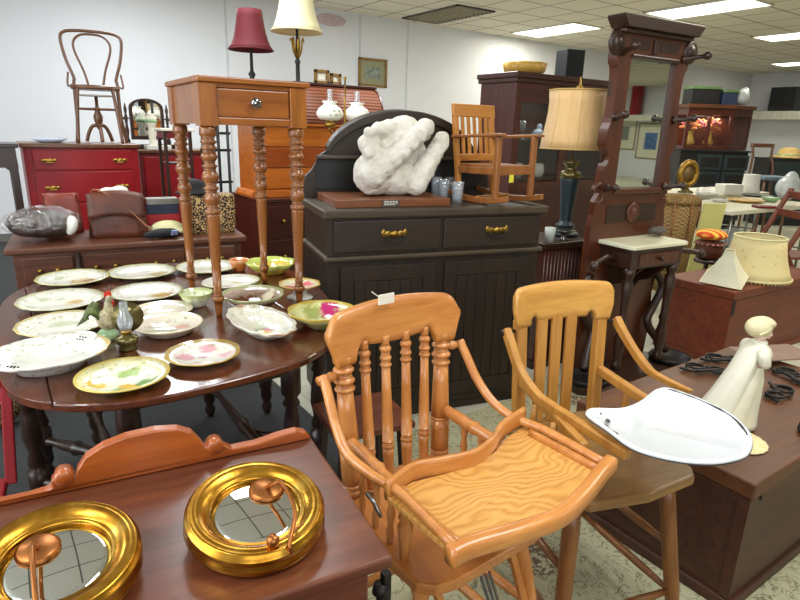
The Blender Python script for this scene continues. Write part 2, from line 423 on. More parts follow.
    t = NT('striped_knit'); v = t.coord((1, 1, 1)); w = t.node('ShaderNodeTexWave'); w.bands_direction = 'X'; w.inputs['Scale'].default_value = 7; w.inputs['Distortion'].default_value = 1.5; t.link(v, w.inputs['Vector'])
    t.col(t.ramp(w.outputs['Fac'], [(.2, C('#c8431c')), (.5, C('#e58a25')), (.8, C('#efc554'))])); t.set(Roughness=.85); M['knit'] = t.m
    t = NT('clear_plastic_wrap'); tr = t.node('ShaderNodeBsdfTransparent'); g = t.node('ShaderNodeBsdfGlossy'); g.inputs['Roughness'].default_value = .05
    mx = t.node('ShaderNodeMixShader'); nz = t.noise(t.coord((1, 1, 1)), 16, 4, .6, 1)
    bp = t.node('ShaderNodeBump'); bp.inputs['Strength'].default_value = 1; bp.inputs['Distance'].default_value = .03; t.link(nz, bp.inputs['Height']); t.link(bp.outputs[0], g.inputs['Normal'])
    mx.inputs[0].default_value = .17; t.link(tr.outputs[0], mx.inputs[1]); t.link(g.outputs[0], mx.inputs[2]); t.link(mx.outputs[0], t.n['Material Output'].inputs['Surface']); M['wrap'] = t.m
    t = NT('tambour_slats'); v = t.coord((1, 1, 1)); w = t.node('ShaderNodeTexWave'); w.bands_direction = 'Z'; w.inputs['Scale'].default_value = 9; t.link(v, w.inputs['Vector'])
    t.col(t.mix(w.outputs['Fac'], C('#5e2e1c'), C('#9a5a3c'))); t.set(Roughness=.45); t.bump(w.outputs['Fac'], .5, .01); M['tambour'] = t.m
    t = NT('wicker'); v = t.coord((1, 1, 1)); ch = t.node('ShaderNodeTexChecker'); ch.inputs['Scale'].default_value = 55; t.link(v, ch.inputs['Vector'])
    t.col(t.mix(ch.outputs['Fac'], C('#5e451e'), C('#957540'))); t.set(Roughness=.7); M['wicker'] = t.m
mk()
M['cream'] = plain('cream_bisque', '#d6d0b6', .5, var=.1, vs=10)
M['cream2'] = plain('cream_bisque_light', '#dedac6', .45, var=.05, vs=10)
M['bonnet'] = plain('pale_yellow_bisque', '#d6cba0', .5, var=.12, vs=25)
M['skinb'] = plain('pink_bisque', '#e8c8b8', .4, var=.05)
M['pinksash'] = plain('pink_sash', '#d8a59a', .5, var=.08)
M['doily'] = plain('crochet_cream', '#d9cc98', .9, var=.15, vs=80, bump=.4)
M['shade_red'] = plain('burgundy_shade', '#5e0d18', .75, var=.08, vs=3)
M['shade_cream'] = plain('ivory_shade', '#e6dcae', .75, var=.04, vs=3)
M['shade_white'] = plain('white_shade', '#dcd8bc', .75, var=.05, vs=5)
M['leather'] = plain('brown_leather', '#582c1a', .5, var=.4, vs=9, bump=.3)
M['leather_red'] = plain('red_brown_leather', '#7e3323', .5, var=.3, vs=9, bump=.3)
M['strap'] = plain('tan_strap', '#8d5a34', .55)
M['blackcloth'] = plain('black_felt', '#141316', .85, var=.3)
M['whitecloth'] = plain('white_cloth', '#dcdad0', .85, var=.06)
M['creamcloth'] = plain('cream_cloth', '#d5cf9d', .85, var=.1)
M['greyplastic'] = plain('grey_plastic', '#3a3c40', .5)
M['blackbox'] = plain('black_box', '#17181a', .5, var=.2)
M['speakercloth'] = plain('speaker_cloth', '#1d1e21', .9, var=.15, vs=60)
M['yellow'] = plain('yellow_ceramic', '#cda24a', .3, var=.15)
M['greenpanel'] = plain('pale_green_board', '#b3b06c', .6, var=.06, vs=3)
M['tablewhite'] = plain('white_laminate', '#d9d6bf', .4, var=.03)
M['bluebin'] = plain('slate_blue_plastic', '#5b6f82', .5)
M['tan'] = plain('tan_straw', '#c2a160', .7, var=.12)
M['marble'] = plain('cream_marble', '#d9d6b8', .25, var=.08, vs=6)
M['rock'] = plain('grey_rock', '#534d46', .8, var=.35, vs=30, bump=.6)
M['cardboard'] = plain('dusty_cardboard', '#8a7060', .85, var=.1)
M['paper'] = plain('cream_paper', '#e4e0cf', .8, var=.04)
M['pinkpatch'] = plain('faded_pink_patch', '#c4aeb0', .8, var=.1)
M['vent'] = plain('vent_louvre', '#cfc9b6', .6, var=.2, vs=30)
M['ventframe'] = plain('dark_vent_frame', '#4b463e', .6)
M['teal'] = plain('dark_teal', '#263338', .4)
M['greenglaze'] = plain('green_glaze', '#4f5a30', .2, var=.7, vs=40)
M['roosterbody'] = plain('rooster_glaze', '#a59a78', .2, var=.6, vs=60)
M['comb'] = plain('red_comb', '#c62a1c', .25)
M['olive'] = plain('olive_brass', '#6b6238', .25, .6, .25)
M['grass'] = plain('green_glaze_base', '#8fae80', .2, var=.25, vs=30)
M['flower_o'] = plain('orange_petals', '#e08a52', .5, var=.3, vs=40)
M['flower_p'] = plain('pink_petals', '#d06a70', .5, var=.3, vs=40)
M['picgreen'] = plain('picture_mat', '#8d8a6a', .7, var=.08)
M['picart'] = plain('faded_print', '#7d8478', .7, var=.5, vs=20)
M['picblue'] = plain('blue_landscape', '#4a6a9a', .6, var=.6, vs=14)
M['picmat'] = plain('pale_mat', '#d6d5bd', .7, var=.03)
M['frame_gold'] = plain('picture_gilt', '#8a6b3a', .45, .5, .2)
M['bag_clear'] = plain('cloudy_plastic', '#b9bfc2', .3, var=.2, vs=14)
M['silverware'] = plain('tarnished_silver', '#8a8a86', .3, 1.0, .3)
M['redband'] = plain('red_stripe', '#b3242c', .6)
M['navyband'] = plain('navy_stripe', '#2a3550', .6)
M['graydark'] = plain('charcoal_jug', '#2c2d30', .4)

# ================================================================== the setting
HC, YB, XR, XL, YF = 3.02, 8.15, 16.6, -3.2, -13.5
struct('floor', MB().box(XL, XR, YF, YB, -.05, 0), M['tile'])
struct('floor_carpet', MB().box(XL + .01, 1.15, YF + .01, YB - .01, 0, .008), M['carpet'])
struct('ceiling', MB().box(XL, XR, YF, YB, HC, HC + .05), M['ceil'])
struct('wall_back', MB().box(XL, XR, YB, YB + .1, 0, HC), M['wall'])
struct('wall_right', MB().box(XR, XR + .1, YF, YB, 0, HC), M['wall'])
struct('wall_left', MB().box(XL - .1, XL, YF, YB, 0, HC), M['wall'])
struct('wall_front', MB().box(XL, XR, YF - .1, YF, 0, HC), M['wall'])
seam = plain('wall_seam', '#c4c6ca', .7)
for i, x in enumerate((226, 360, 408)):
    q = PY(x, 30, YB); struct('trim_%d' % (i + 1), MB().box(q.x - .012, q.x + .012, YB - .006, YB, .1, HC), seam)
struct('baseboard_back', MB().box(XL, XR, YB - .015, YB, 0, .1), plain('base_grey', '#6d6a66', .6))
rug = MB().prism([(.72, -1.2), (3.4, -1.2), (3.4, 1.55), (2.9, 2.0), (1.16, 2.0), (1.16, 1.80), (.72, 1.45)], .009, .016, 'xy').build('area_rug', M['rug'])
tag(rug, 'cream area rug with brown flowers and vines under the high chairs', 'rug')

def ceiling_light(x0, y0, label, w=.69, l=1.35):
    t = thing('ceiling_light', label, 'ceiling light', (x0 + w / 2, y0 + l / 2, HC), 0, 'fluorescent ceiling lights')
    f = MB(); a, b = w / 2, l / 2
    for q in ((-a, -a + .02, -b, b), (a - .02, a, -b, b), (-a, a, -b, -b + .02), (-a, a, b - .02, b)): f.box(*q, -.022, -.001)
    f.build('frame', plain('light_frame', '#d8d5c8', .5), t)
    MB().box(-a + .02, a - .02, -b + .02, b - .02, -.014, -.004).build('diffuser', M['lamp'], t)
ceiling_light(7.58, 3.96, 'largest fluorescent ceiling light, cut by the top edge above the hall tree')
ceiling_light(7.5, 6.42, 'fluorescent ceiling light above the tall china cabinet near the white wall')
ceiling_light(10.54, 3.96, 'fluorescent ceiling light second down at the right edge of the ceiling')
ceiling_light(14.42, 5.42, 'smallest, farthest fluorescent ceiling light at the right edge')
v = thing('ceiling_vent', 'rectangular louvred ceiling vent with dark rim near the white wall', 'vent', (5.74, 7.28, HC))
f = MB()
for q in ((-.34, -.3, -.66, .66), (.3, .34, -.66, .66), (-.34, .34, -.66, -.62), (-.34, .34, .62, .66)): f.box(*q, -.02, -.001)
f.build('frame', M['ventframe'], v)
g = MB().box(-.3, .3, -.62, .62, -.008, -.002)
for k in range(14): g.cbox((0, -.57 + k * .088, -.012), (.6, .05, .004), (.5, 0, 0))
g.build('louvre', M['vent'], v)
q = PY(331, 20, YB); 
w_ = MB().ell((q.x, YB - .004, q.z), (.24, .004, .085), n=24).build('wall_patch', M['pinkpatch']); tag(w_, 'faded pink oblong patch high on the white wall beside the ivory lamp', 'wall patch')

def picture(name, label, c, w, h, face, art, matm, mw, group=None, fm=None):
    """framed picture on a wall; face = 'y' (on the back wall) or 'x' (on the right wall)"""
    rz = 0 if face == 'y' else -pi / 2
    t = thing(name, label, 'picture', c, rz, group)
    f = MB(); a, b = w / 2, h / 2; k = .035
    for q in ((-a, -a + k, -b, b), (a - k, a, -b, b), (-a, a, -b, -b + k), (-a, a, b - k, b)): f.box(q[0], q[1], -.03, -.002, q[2], q[3])
    f.build('picture_frame', fm or M['frame_gold'], t, bevel=.004)
    MB().box(-a + k, a - k, -.012, -.004, -b + k, b - k).build('mat_board', matm, t)
    MB().box(-a + mw, a - mw, -.015, -.012, -b + mw, b - mw).build('print', art, t)
    return t
a = PY(358, 57, YB); b = PY(386, 88, YB)
picture('framed_picture', 'framed print with wide olive mat hanging on the white wall above the tambour desk', ((a.x + b.x) / 2, YB, (a.z + b.z) / 2), b.x - a.x, a.z - b.z, 'y', M['picart'], M['picgreen'], .12)

# far wall: ledge, boxes on it, pictures (also what the hall-tree mirror sees)
la = PX(764, 112, XR); lb = PX(764, 120, XR)
led = MB().box(XR - .5, XR, YF + .01, YB - .01, lb.z, la.z).build('wall_ledge', plain('ledge_white', '#c9c9b8', .6)); tag(led, 'long pale ledge projecting from the far wall at the right', 'ledge')

# ================================================================== washstand and gilt mirrors (foreground left)
ws = thing('washstand', 'brown wooden washstand with scrolled back board under the two gold mirrors', 'washstand', (.495, 1.05, 0), -.13)
WL_, WD, WZ = 1.0, .425, .75
MB().box(-WL_, .0, -WD, 0, WZ - .022, WZ).build('top', M['wash'], ws, bevel=.006, seg=3)
m = MB().box(-WL_ + .03, -.03, -WD + .03, -.03, WZ - .12, WZ - .022); m.build('apron', M['wash'], ws, bevel=.003)
gal = [(-1.0, .752), (-1.0, .79), (-.93, .80), (-.8, .79), (-.66, .752 + .012), (-.56, .757), (-.525, .757), (-.5, .76), (-.488, .765), (-.488, .778), (-.478, .79), (-.466, .792), (-.456, .785), (-.45, .776), (-.445, .79), (-.43, .812), (-.40, .828), (-.36, .838), (-.31, .84), (-.27, .834), (-.245, .82), (-.228, .795), (-.222, .781), (-.214, .79), (-.203, .795), (-.191, .79), (-.184, .777), (-.17, .766), (-.12, .766), (-.07, .774), (-.035, .776), (-.014, .768), (-.004, .755), (-.004, .751)]
MB().prism(gal, -.026, -.002, 'xz').build('back_board', M['wash_back'], ws, bevel=.004, seg=3)
for x in (-.478 + .01, -.203):
    MB().lathe([(.002, -.03), (.012, -.03), (.016, -.026), (.016, .0), (.002, .0)], 16, Matrix.Translation((x, 0, .779)) @ Matrix.Rotation(pi / 2, 4, 'X') @ Matrix.Translation((0, 0, .0)) @ Matrix.Rotation(pi, 4, 'X')).build('scroll', M['wash_back'], ws)
for x, y in ((-.055, -.06), (-.055, -WD + .055), (-WL_ + .055, -.06), (-WL_ + .055, -WD + .055)):
    MB().box(x - .025, x + .025, y - .025, y + .025, 0.02, WZ - .11).build('leg', M['wash'], ws, bevel=.004)
MB().box(-WL_ + .05, -.05, -WD + .05, -.04, .16, .18).build('shelf', M['wash'], ws, bevel=.003)

def gilt_mirror(loc, rz, label, arm):
    t = thing('gilt_mirror', label, 'mirror', loc, rz, 'round gilt mirrors on the washstand')
    R = .112
    t.rotation_euler = (.15, 0, rz); t.location.z += .031
    prof = [(R * .64, .008), (R * .64, .014), (R * .66, .019), (R * .69, .017), (R * .70, .019), (R * .80, .026), (R * .87, .028), (R * .90, .026), (R * .92, .028), (R * .95, .025), (R * .965, .019), (R * .99, .018), (R * 1.0, .013), (R * .985, .010), (R * .98, .006), (R * 1.0, .002), (R * 1.01, -.006), (R * .99, -.012), (R * .95, -.014), (R * .64, -.014)]
    m = MB(); n = 64
    m.loft([[Vector((cos(2 * pi * k / n) * r, sin(2 * pi * k / n) * r, z)) for k in range(n)] for r, z in prof], ringclosed=True); m.build('gilt_frame', M['gold'], t)
    MB().box(-.03, .03, R * .6, R * .75, -.034, -.01).build('back_bracket', M['wash'], t, bevel=.002)
    m = MB().lathe([(.001, .011), (R * .53, .011), (R * .645, .0085), (R * .645, .002), (.001, .002)], 48); m.build('mirror_glass', M['mirror'], t)
    up = Vector((0, 0, 1)); ar = [Vector((x, y, 0)) for x, y in arm]; c0 = ar[0]
    MB().lathe([(.001, .0115), (.028, .012), (.030, .014), (.024, .019), (.001, .021)], 24, Matrix.Translation(c0)).build('candle_plate', M['copper'], t)
    pts = [c0 + up * .018, c0.lerp(ar[1], .5) + up * .036, ar[1] + up * .048, ar[2] + up * .046, ar[3] + up * .034, ar[3] * 1.05 + up * .020, ar[3] * 1.0 + up * .014]
    MB().tube(catmull(pts, 6), .0034, 8).build('candle_arm', M['copper'], t)
    e = ar[3] + Vector((-.022, .012, 0))
    MB().turn(e + up * .016, e + up * .046, [(0, .004), (.15, .008), (.35, .005), (.5, .009), (.8, .010), (1, .006)]).build('candle_cup', M['copper'], t)
    return t
p = P(256, 517, WZ + .03); gilt_mirror((p.x, p.y, WZ + .001), 0, 'round gold mirror with candle arm, whole, near the washstand corner', ((.032, .036), (.046, .004), (.040, -.06), (.012, -.105)))
p = P(58, 569, WZ + .03); gilt_mirror((p.x, p.y, WZ + .001), 0, 'round gold mirror with candle arm, cut off by the left picture edge', ((-.02, .034), (-.026, .0), (-.028, -.06), (-.03, -.108)))

# iron fitting standing by the washstand corner
fx = thing('iron_stand', 'dark iron fitting with pale spool upright beside the washstand corner', 'iron fitting', tuple(P(386, 572, .66).xy) + (.0,))
MB().bar((.0, 0, .0), (.0, 0, .66), .014, .014).bar((-.03, -.01, .55), (.03, .01, .55), .012, .03).bar((-.035, -.012, 0), (-.035, -.012, .55), .01, .01).build('bracket', M['iron'], fx)
MB().turn((-.018, -.005, .555), (-.01, .0, .64), [(0, .014), (.2, .016), (.25, .007), (.75, .007), (.8, .015), (1, .013)]).build('spool', M['iron'], fx)

# ================================================================== oval gate-leg dining table
dt = thing('dining_table', 'dark oval gate-leg dining table spread with decorated plates', 'table', (.53, 2.18, 0))
out = [(-.075, 2.02), (-.062, 1.753), (-.03, 1.62), (.04, 1.52), (.135, 1.458), (.26, 1.425), (.4, 1.425), (.55, 1.44), (.70, 1.475), (.85, 1.6), (.989, 1.85), (1.082, 2.158), (1.115, 2.43), (1.07, 2.67), (.93, 2.81), (.74, 2.90), (.56, 2.942), (.36, 2.939), (.19, 2.88), (.06, 2.77), (-.03, 2.6), (-.065, 2.35)]
oc = [(q.x - .53, q.y - 2.18) for q in catmull(out, 4, True)]
def clip(poly, x, keep_gt):
    res = []; n = len(poly)
    for i in range(n):
        a, b = poly[i], poly[(i + 1) % n]
        ia = (a[0] > x) == keep_gt; ib = (b[0] > x) == keep_gt
        if ia: res.append(a)
        if ia != ib:
            t = (x - a[0]) / (b[0] - a[0]); res.append((x, a[1] + t * (b[1] - a[1])))
    return res
MB().prism(clip(clip(oc, -.49, True), .30, False), .717, .74, 'xy').build('tabletop', M['dine'], dt, bevel=.006, seg=3)
lf = MB().prism(clip(oc, -.492, False), .717, .74, 'xy')
lf.xf(Matrix.Translation((-.492, 0, .74)) @ Matrix.Rotation(-.06, 4, 'Y') @ Matrix.Translation((.492, 0, -.74))); lf.build('drop_leaf', M['dine'], dt, bevel=.006, seg=3)
MB().prism(clip(oc, .302, True), .717, .74, 'xy').build('drop_leaf', M['dine'], dt, bevel=.006, seg=3)
MB().box(-.33, .2, -.55, .5, .62, .715).build('apron', M['dark'], dt, bevel=.004)
legp = [(0, .012), (.03, .022), (.06, .026), (.09, .016), (.13, .028), (.2, .026), (.21, .034), (.32, .034), (.33, .022), (.36, .03), (.42, .02), (.5, .032), (.62, .026), (.68, .018), (.70, .03), (.73, .02), (.76, .034), (1, .034)]
for x, y in ((-.31, -.52), (.19, -.52), (-.31, .47), (.19, .47), (-.545, -.04), (-.515, .27), (.40, -.3), (.44, .36)):
    MB().turn((x, y, 0.012), (x, y, .716), legp, 14).build('leg', M['dark'], dt)
for a, b in (((-.31, -.52), (.19, -.52)), ((-.31, .47), (.19, .47)), ((-.31, -.52), (-.31, .47)), ((.19, -.52), (.19, .47)), ((-.31, -.3), (-.545, -.04)), ((-.31, .0), (-.515, .27)), ((.19, -.1), (.40, -.3))):
    MB().turn((*a, .19), (*b, .19), [(0, .014), (.1, .02), (.2, .013), (.3, .02), (.45, .022), (.5, .03), (.55, .022), (.7, .02), (.8, .013), (.9, .02), (1, .014)], 10).build('stretcher', M['dark'], dt)

# ---- plates and bowls: each its own material, painted decoration in the glaze
TZ = .7408
def dish(name, label, cat, px, w_px, prof, mat, scallop=(0, 0), rz=0, sx=1, sy=1, foot=None, z=TZ, n=64, zoff=None, R=None):
    if zoff is None: zoff = .022 if prof is not bowl else .042
    if prof is bowl: prof = [(a_, b_ * .85) for a_, b_ in bowl]
    c = P(px[0], px[1], z + zoff); dep = (Vector((c.x, c.y, z)) - CAM).dot(FW)
    R = R or w_px / F * dep / 2
    k, amp = scallop
    t = MB().lathe([(r * R, h) for r, h in prof], n, None, (lambda a, f: 1 + amp * abs(cos(a * k / 2)) * min(1, f * 2) - amp * .5) if k else None, sx, sy)
    o = t.build(name, mat(R)); o.location = (c.x, c.y, z); o.rotation_euler = (0, 0, rz)
    tag(o, label, cat, 'painted china dishes on the oval table')
    return o
flat = [(.02, .004), (.5, .002), (.52, 0), (.56, 0), (.6, .003), (.98, .020), (1.0, .022), (.99, .025), (.7, .012), (.58, .007), (.02, .007)]
deep = [(.02, .004), (.5, .002), (.52, 0), (.6, 0), (.66, .004), (.9, .026), (1.0, .034), (.985, .037), (.85, .027), (.62, .009), (.02, .008)]
bowl = [(.02, .003), (.42, .002), (.44, 0), (.5, 0), (.55, .006), (.8, .035), (1.0, .062), (.98, .065), (.78, .040), (.5, .012), (.02, .009)]
relish = [(.02, .010), (.4, .009), (.42, 0), (.5, 0), (.55, .008), (.8, .026), (1.0, .046), (.985, .049), (.78, .031), (.5, .015), (.02, .015)]
pl = lambda **kw: (lambda R: plate_mat('china_%d' % random.randrange(10 ** 6), R=R, **kw))
G, BR, PK, YL, TN, MG = '#8aa06a', '#9a6b34', '#d68fa0', '#d9b53a', '#b99a58', '#b02a62'
dish('china_plate', 'scalloped cream plate with brown fish-like motif, at the back left of the oval table', 'plate', (73, 277), 66, flat, pl(rim='#b7b06a', spots=[(.03, -.03, .055, TN, .9), (.05, -.035, .03, BR, .8), (-.05, .06, .03, G, .5)], seed=1), (14, .03))
dish('china_plate', 'scalloped cream plate touched with green at its right, farthest plate in the second column', 'plate', (142, 271), 63, flat, pl(rim='#b7b27c', spots=[(.06, -.03, .045, TN, .8), (.02, .05, .03, G, .5)], seed=2), (14, .03))
dish('china_plate', 'scalloped cream plate with yellow-brown centre and green sprig, left of the rooster', 'plate', (61, 299), 78, flat, pl(rim='#b9b58a', spots=[(.035, -.01, .04, YL, .5), (.05, -.005, .03, TN, .9), (-.05, .07, .03, G, .5), (0, .05, .02, G, .5)], seed=3), (14, .03))
dish('china_plate', 'scalloped cream plate with brown patch at its right side, behind the rooster', 'plate', (147, 291), 68, flat, pl(rim='#a8a883', spots=[(.055, -.04, .04, BR, .9), (.04, -.03, .05, TN, .7), (-.02, .06, .03, G, .4)], seed=4), (14, .03))
dish('china_plate', 'scalloped cream plate with green sprays and golden lower rim, beside the rooster tail', 'plate', (62, 323), 82, flat, pl(rim='#c0ac6a', spots=[(.0, .04, .045, G, .5), (.05, .03, .03, G, .5), (-.01, -.1, .05, TN, .8)], seed=5), (16, .025))
dish('china_plate', 'small cream plate with pale brown flowers, farther of two behind the oil lamp', 'plate', (163, 309), 57, flat, pl(base='#d2cab4', rim='#d9c9a4', spots=[(.0, -.03, .03, '#b58a6a', .7), (.04, -.02, .03, PK, .5), (-.04, -.03, .02, G, .5)], seed=6))
dish('china_plate', 'deep cream plate with brown and pink flowers, nearer of two behind the oil lamp', 'plate', (168, 326), 67, deep, pl(base='#d3cdbd', rim='#e2d6b8', rimblend='#e9d9c4', spots=[(.0, .0, .035, '#8a8a6a', .7), (.045, .01, .03, '#c88a7a', .7), (-.045, .0, .03, G, .6)], seed=7))
pt = thing('pierced_platter', 'large white footed platter with pierced handles at the table left edge', 'platter', (0, 0, 0), 0, 'painted china dishes on the oval table')
c = P(50, 356, TZ + .03); pt.location = (c.x, c.y, TZ)
MB().lathe([(r * .15, h) for r, h in [(.02, .012), (.48, .010), (.5, 0), (.56, 0), (.6, .012), (.9, .036), (1.0, .046), (.985, .049), (.85, .037), (.6, .017), (.02, .014)]], 72, None, lambda a, f: 1 + .035 * abs(cos(a * 5)) * min(1, f * 2), 1.0, .86).build('dish', plate_mat('platter_glaze', base='#d8d7d0', rim='#c9b06a', R=.15, rim_w=.04, spots=[(.0, -.02, .05, PK, .3), (.06, .0, .05, G, .3), (-.06, .03, .05, G, .25)], seed=8), pt)
for sgn in (1, -1):
    h = MB(); d = Vector((cos(.7), sin(.7), 0)) * sgn; s2 = Vector((-d.y, d.x, 0))
    h.tube(catmull([d * .122 + s2 * .035 + Vector((0, 0, .043)), d * .140 + s2 * .028 + Vector((0, 0, .047)), d * .147 + Vector((0, 0, .049)), d * .140 - s2 * .028 + Vector((0, 0, .047)), d * .122 - s2 * .035 + Vector((0, 0, .043))], 5), .005, 8)
    h.build('handle', M['porc'], pt)
    h = MB()
    for i in (-1, 0, 1):
        for j in (0, 1): h.ell(d * (.108 + j * .012) + s2 * (i * .010) + Vector((0, 0, .0412 + j * .0035)), (.0028, .0028, .0022), n=8, m=5)
    h.build('piercing', M['blackpaint'], pt, label='dark pierced holes')
dish('china_plate', 'yellow-bordered plate painted with yellow roses and green leaves, nearest the camera', 'plate', (123, 374), 88, flat, pl(base='#dfe6cf', rim='#c9b35a', rim_w=.05, rimblend='#cdbb5e', spots=[(.02, .035, .035, '#8fae4a', .8), (-.06, .0, .035, '#d9b52e', .9), (.0, -.07, .035, '#d8ac20', .95), (.05, -.055, .03, '#6f9440', .9), (-.03, -.07, .025, '#7c9a3c', .8)], seed=9))
dish('china_plate', 'white plate with pink flower clusters and broad gold border, right of the yellow plate', 'plate', (203, 352), 72, flat, pl(rim='#a8892c', rim_w=.1, spots=[(-.045, .02, .03, PK, .8), (.03, .05, .03, PK, .8), (.0, .0, .018, '#b98a9a', .7), (.06, -.02, .025, PK, .6), (-.03, -.05, .025, '#c9a0a8', .6)], seed=10), (10, .025))
dish('china_plate', 'cream scalloped plate behind the small table legs, farthest back on the oval table', 'plate', (207, 266), 58, flat, pl(rim='#c2bb8a', spots=[(.03, .0, .05, TN, .4), (-.03, .02, .04, G, .4)], seed=11), (12, .03))
dish('china_bowl', 'small green-edged bowl with pink flower by the nearest small-table leg', 'bowl', (196, 295), 32, bowl, pl(base='#e8ead6', rim='#a9b070', rimblend='#aebb7c', spots=[(.0, -.01, .025, PK, .8), (.02, .02, .02, G, .8)], seed=12), (8, .05))
dish('china_plate', 'oval cream dish with brown sprays behind the brown-lined bowl', 'plate', (231, 281), 58, flat, pl(rim='#c9c2a0', spots=[(-.04, -.02, .03, BR, .6), (.04, .02, .03, TN, .6)], seed=13), (0, 0), .2, 1.0, .85)
dish('china_bowl', 'white bowl with deep maroon and pink lining, centre right of the table', 'bowl', (253, 296), 61, bowl, lambda R: plate_mat('maroon_bowl', base='#5a2a1c', rim='#9aa06a', rim_w=.06, R=R, rimblend='#c9b8a8', spots=[(.02, .0, .04, '#d9a0a0', .8), (-.05, .03, .02, '#e8c8c0', .9), (.07, .03, .03, '#d8d0b0', .8)], seed=14), (8, .04))
dish('china_bowl', 'leaf-edged yellow and green bowl at the back right of the table', 'bowl', (271, 264), 47, bowl, lambda R: plate_mat('leaf_bowl', base='#d9b34a', rim='#bcc862', rim_w=.16, R=R, rimblend='#c9cf6a', spots=[(-.03, 0, .04, '#c97a2a', .7), (.04, .02, .04, '#e0d88a', .8)], seed=15), (6, .16))
dish('china_bowl', 'small orange-red bowl half hidden behind the yellow leaf bowl', 'bowl', (239, 262), 20, bowl, lambda R: plate_mat('orange_bowl', base='#c8743a', rim='#d9a070', R=R, spots=[(0, 0, .03, '#b04a2a', .7)], seed=16))
dish('relish_dish', 'oblong scalloped dish with pink and yellow flowers at the table front right', 'dish', (261, 326), 66, relish, lambda R: plate_mat('relish_glaze', base='#d6d3c4', rim='#b08a6a', rim_w=.05, R=R, rimblend='#d9d6c0', spots=[(.03, .0, .03, PK, .9), (.05, -.01, .03, YL, .8), (-.03, .01, .04, '#cdd9b8', .7), (.02, -.02, .025, G, .7)], seed=17), (12, .07), -1.52, 1.0, .52, R=.178)
cp = thing('compote', 'small footed compote with pink roses and gold rim near the sideboard', 'compote', (0, 0, 0), 0, 'painted china dishes on the oval table')
c = P(300, 297, TZ); cp.location = (c.x, c.y, TZ); 
MB().lathe([(.002, .0), (.052, 0), (.05, .004), (.03, .012), (.026, .028), (.034, .036), (.002, .036)], 32).build('foot', M['porc'], cp)
MB().lathe([(.002, .034), (.04, .036), (.07, .050), (.083, .056), (.082, .059), (.06, .050), (.002, .042)], 40, None, lambda a, f: 1 + .03 * cos(8 * a)).build('dish', plate_mat('compote_glaze', base='#d6ccb0', rim='#c9a24a', rim_w=.08, R=.083, rimblend='#dfe0a0', spots=[(-.04, -.01, .03, '#c9405e', .95), (.035, .01, .03, '#cf5a6e', .9), (0, .03, .02, '#d98a8a', .7)], seed=18), cp)
dish('china_bowl', 'large green bowl with two clusters of magenta roses, behind the high chair crest', 'bowl', (322, 313), 68, bowl, lambda R: plate_mat('rose_bowl', base='#cfcf9a', rim='#b59a3a', rim_w=.05, R=R, rimblend='#b9b268', spots=[(-.065, .0, .04, '#b01f5c', 1), (.06, .055, .045, '#b02a66', 1), (.0, .07, .04, '#8a9440', .8), (.02, -.05, .05, '#cfd8d8', .7), (-.02, -.07, .03, '#8aa04a', .7)], seed=19), (8, .05))

# ---- rooster and small oil lamp
c = P(108, 338, TZ)
ro = thing('rooster_figurine', 'glazed rooster figurine with red comb on the oval table', 'figurine', (c.x, c.y, TZ), -.1)
m = MB().ell((0, 0, .058), (.027, .022, .036), (0, -.35, 0)).ell((.010, 0, .095), (.014, .013, .036), (0, .12, 0)).ell((.015, 0, .128), (.010, .010, .014)).ell((.027, 0, .127), (.009, .003, .003))
m.build('body', M['roosterbody'], ro, remesh=.004)
m = MB()
for k in range(7):
    a = .3 + k * .2
    m.tube(catmull([(-.012, (k - 3) * .003, .06), (-.022 - .014 * cos(a), (k - 3) * .005, .085 + .028 * sin(a)), (-.036 - .016 * cos(a * .8), (k - 3) * .008, .078 + .034 * sin(a) - .004 * k), (-.046 - .006 * k, (k - 3) * .010, .040 + .010 * (6 - k) * .6)], 4), [.004, .006, .008, .009, .009, .009, .008, .008, .007, .006, .005, .003, .001], 6)
m.build('tail', M['greenglaze'], ro)
m = MB().prism([(.002, .136), (.004, .152), (.010, .147), (.014, .158), (.019, .148), (.023, .152), (.024, .136)], -.003, .003); m.ell((.024, 0, .114), (.005, .004, .01)); m.build('comb', M['comb'], ro, bevel=.001)
MB().lathe([(.001, 0), (.032, 0), (.034, .006), (.03, .018), (.018, .03), (.001, .034)], 20).build('base', M['grass'], ro)
c = P(128, 349, TZ)
ol = thing('small_oil_lamp', 'small brass oil lamp with glass chimney and olive reflector beside the rooster', 'oil lamp', (c.x, c.y, TZ), 0)
MB().lathe([(.001, 0), (.024, 0), (.026, .004), (.022, .010), (.03, .022), (.034, .03), (.030, .04), (.016, .044), (.012, .05), (.001, .05)], 28).build('font', M['olive'], ol)
MB().lathe([(.001, .048), (.014, .05), (.016, .058), (.012, .062), (.001, .062)], 20).build('burner', M['brass'], ol)
MB().loft([[Vector((cos(2 * pi * k / 28) * r, sin(2 * pi * k / 28) * r, z)) for k in range(28)] for r, z in [(.014, .06), (.022, .08), (.022, .095), (.013, .12), (.011, .15)]], cap=False).build('chimney', M['glass'], ol)
MB().lathe([(.001, 0), (.044, .004), (.046, .007), (.001, .003)], 32, Matrix.Translation((.012, .03, .092)) @ Matrix.Rotation(pi / 2 - .1, 4, 'X')).build('reflector', M['olive'], ol)

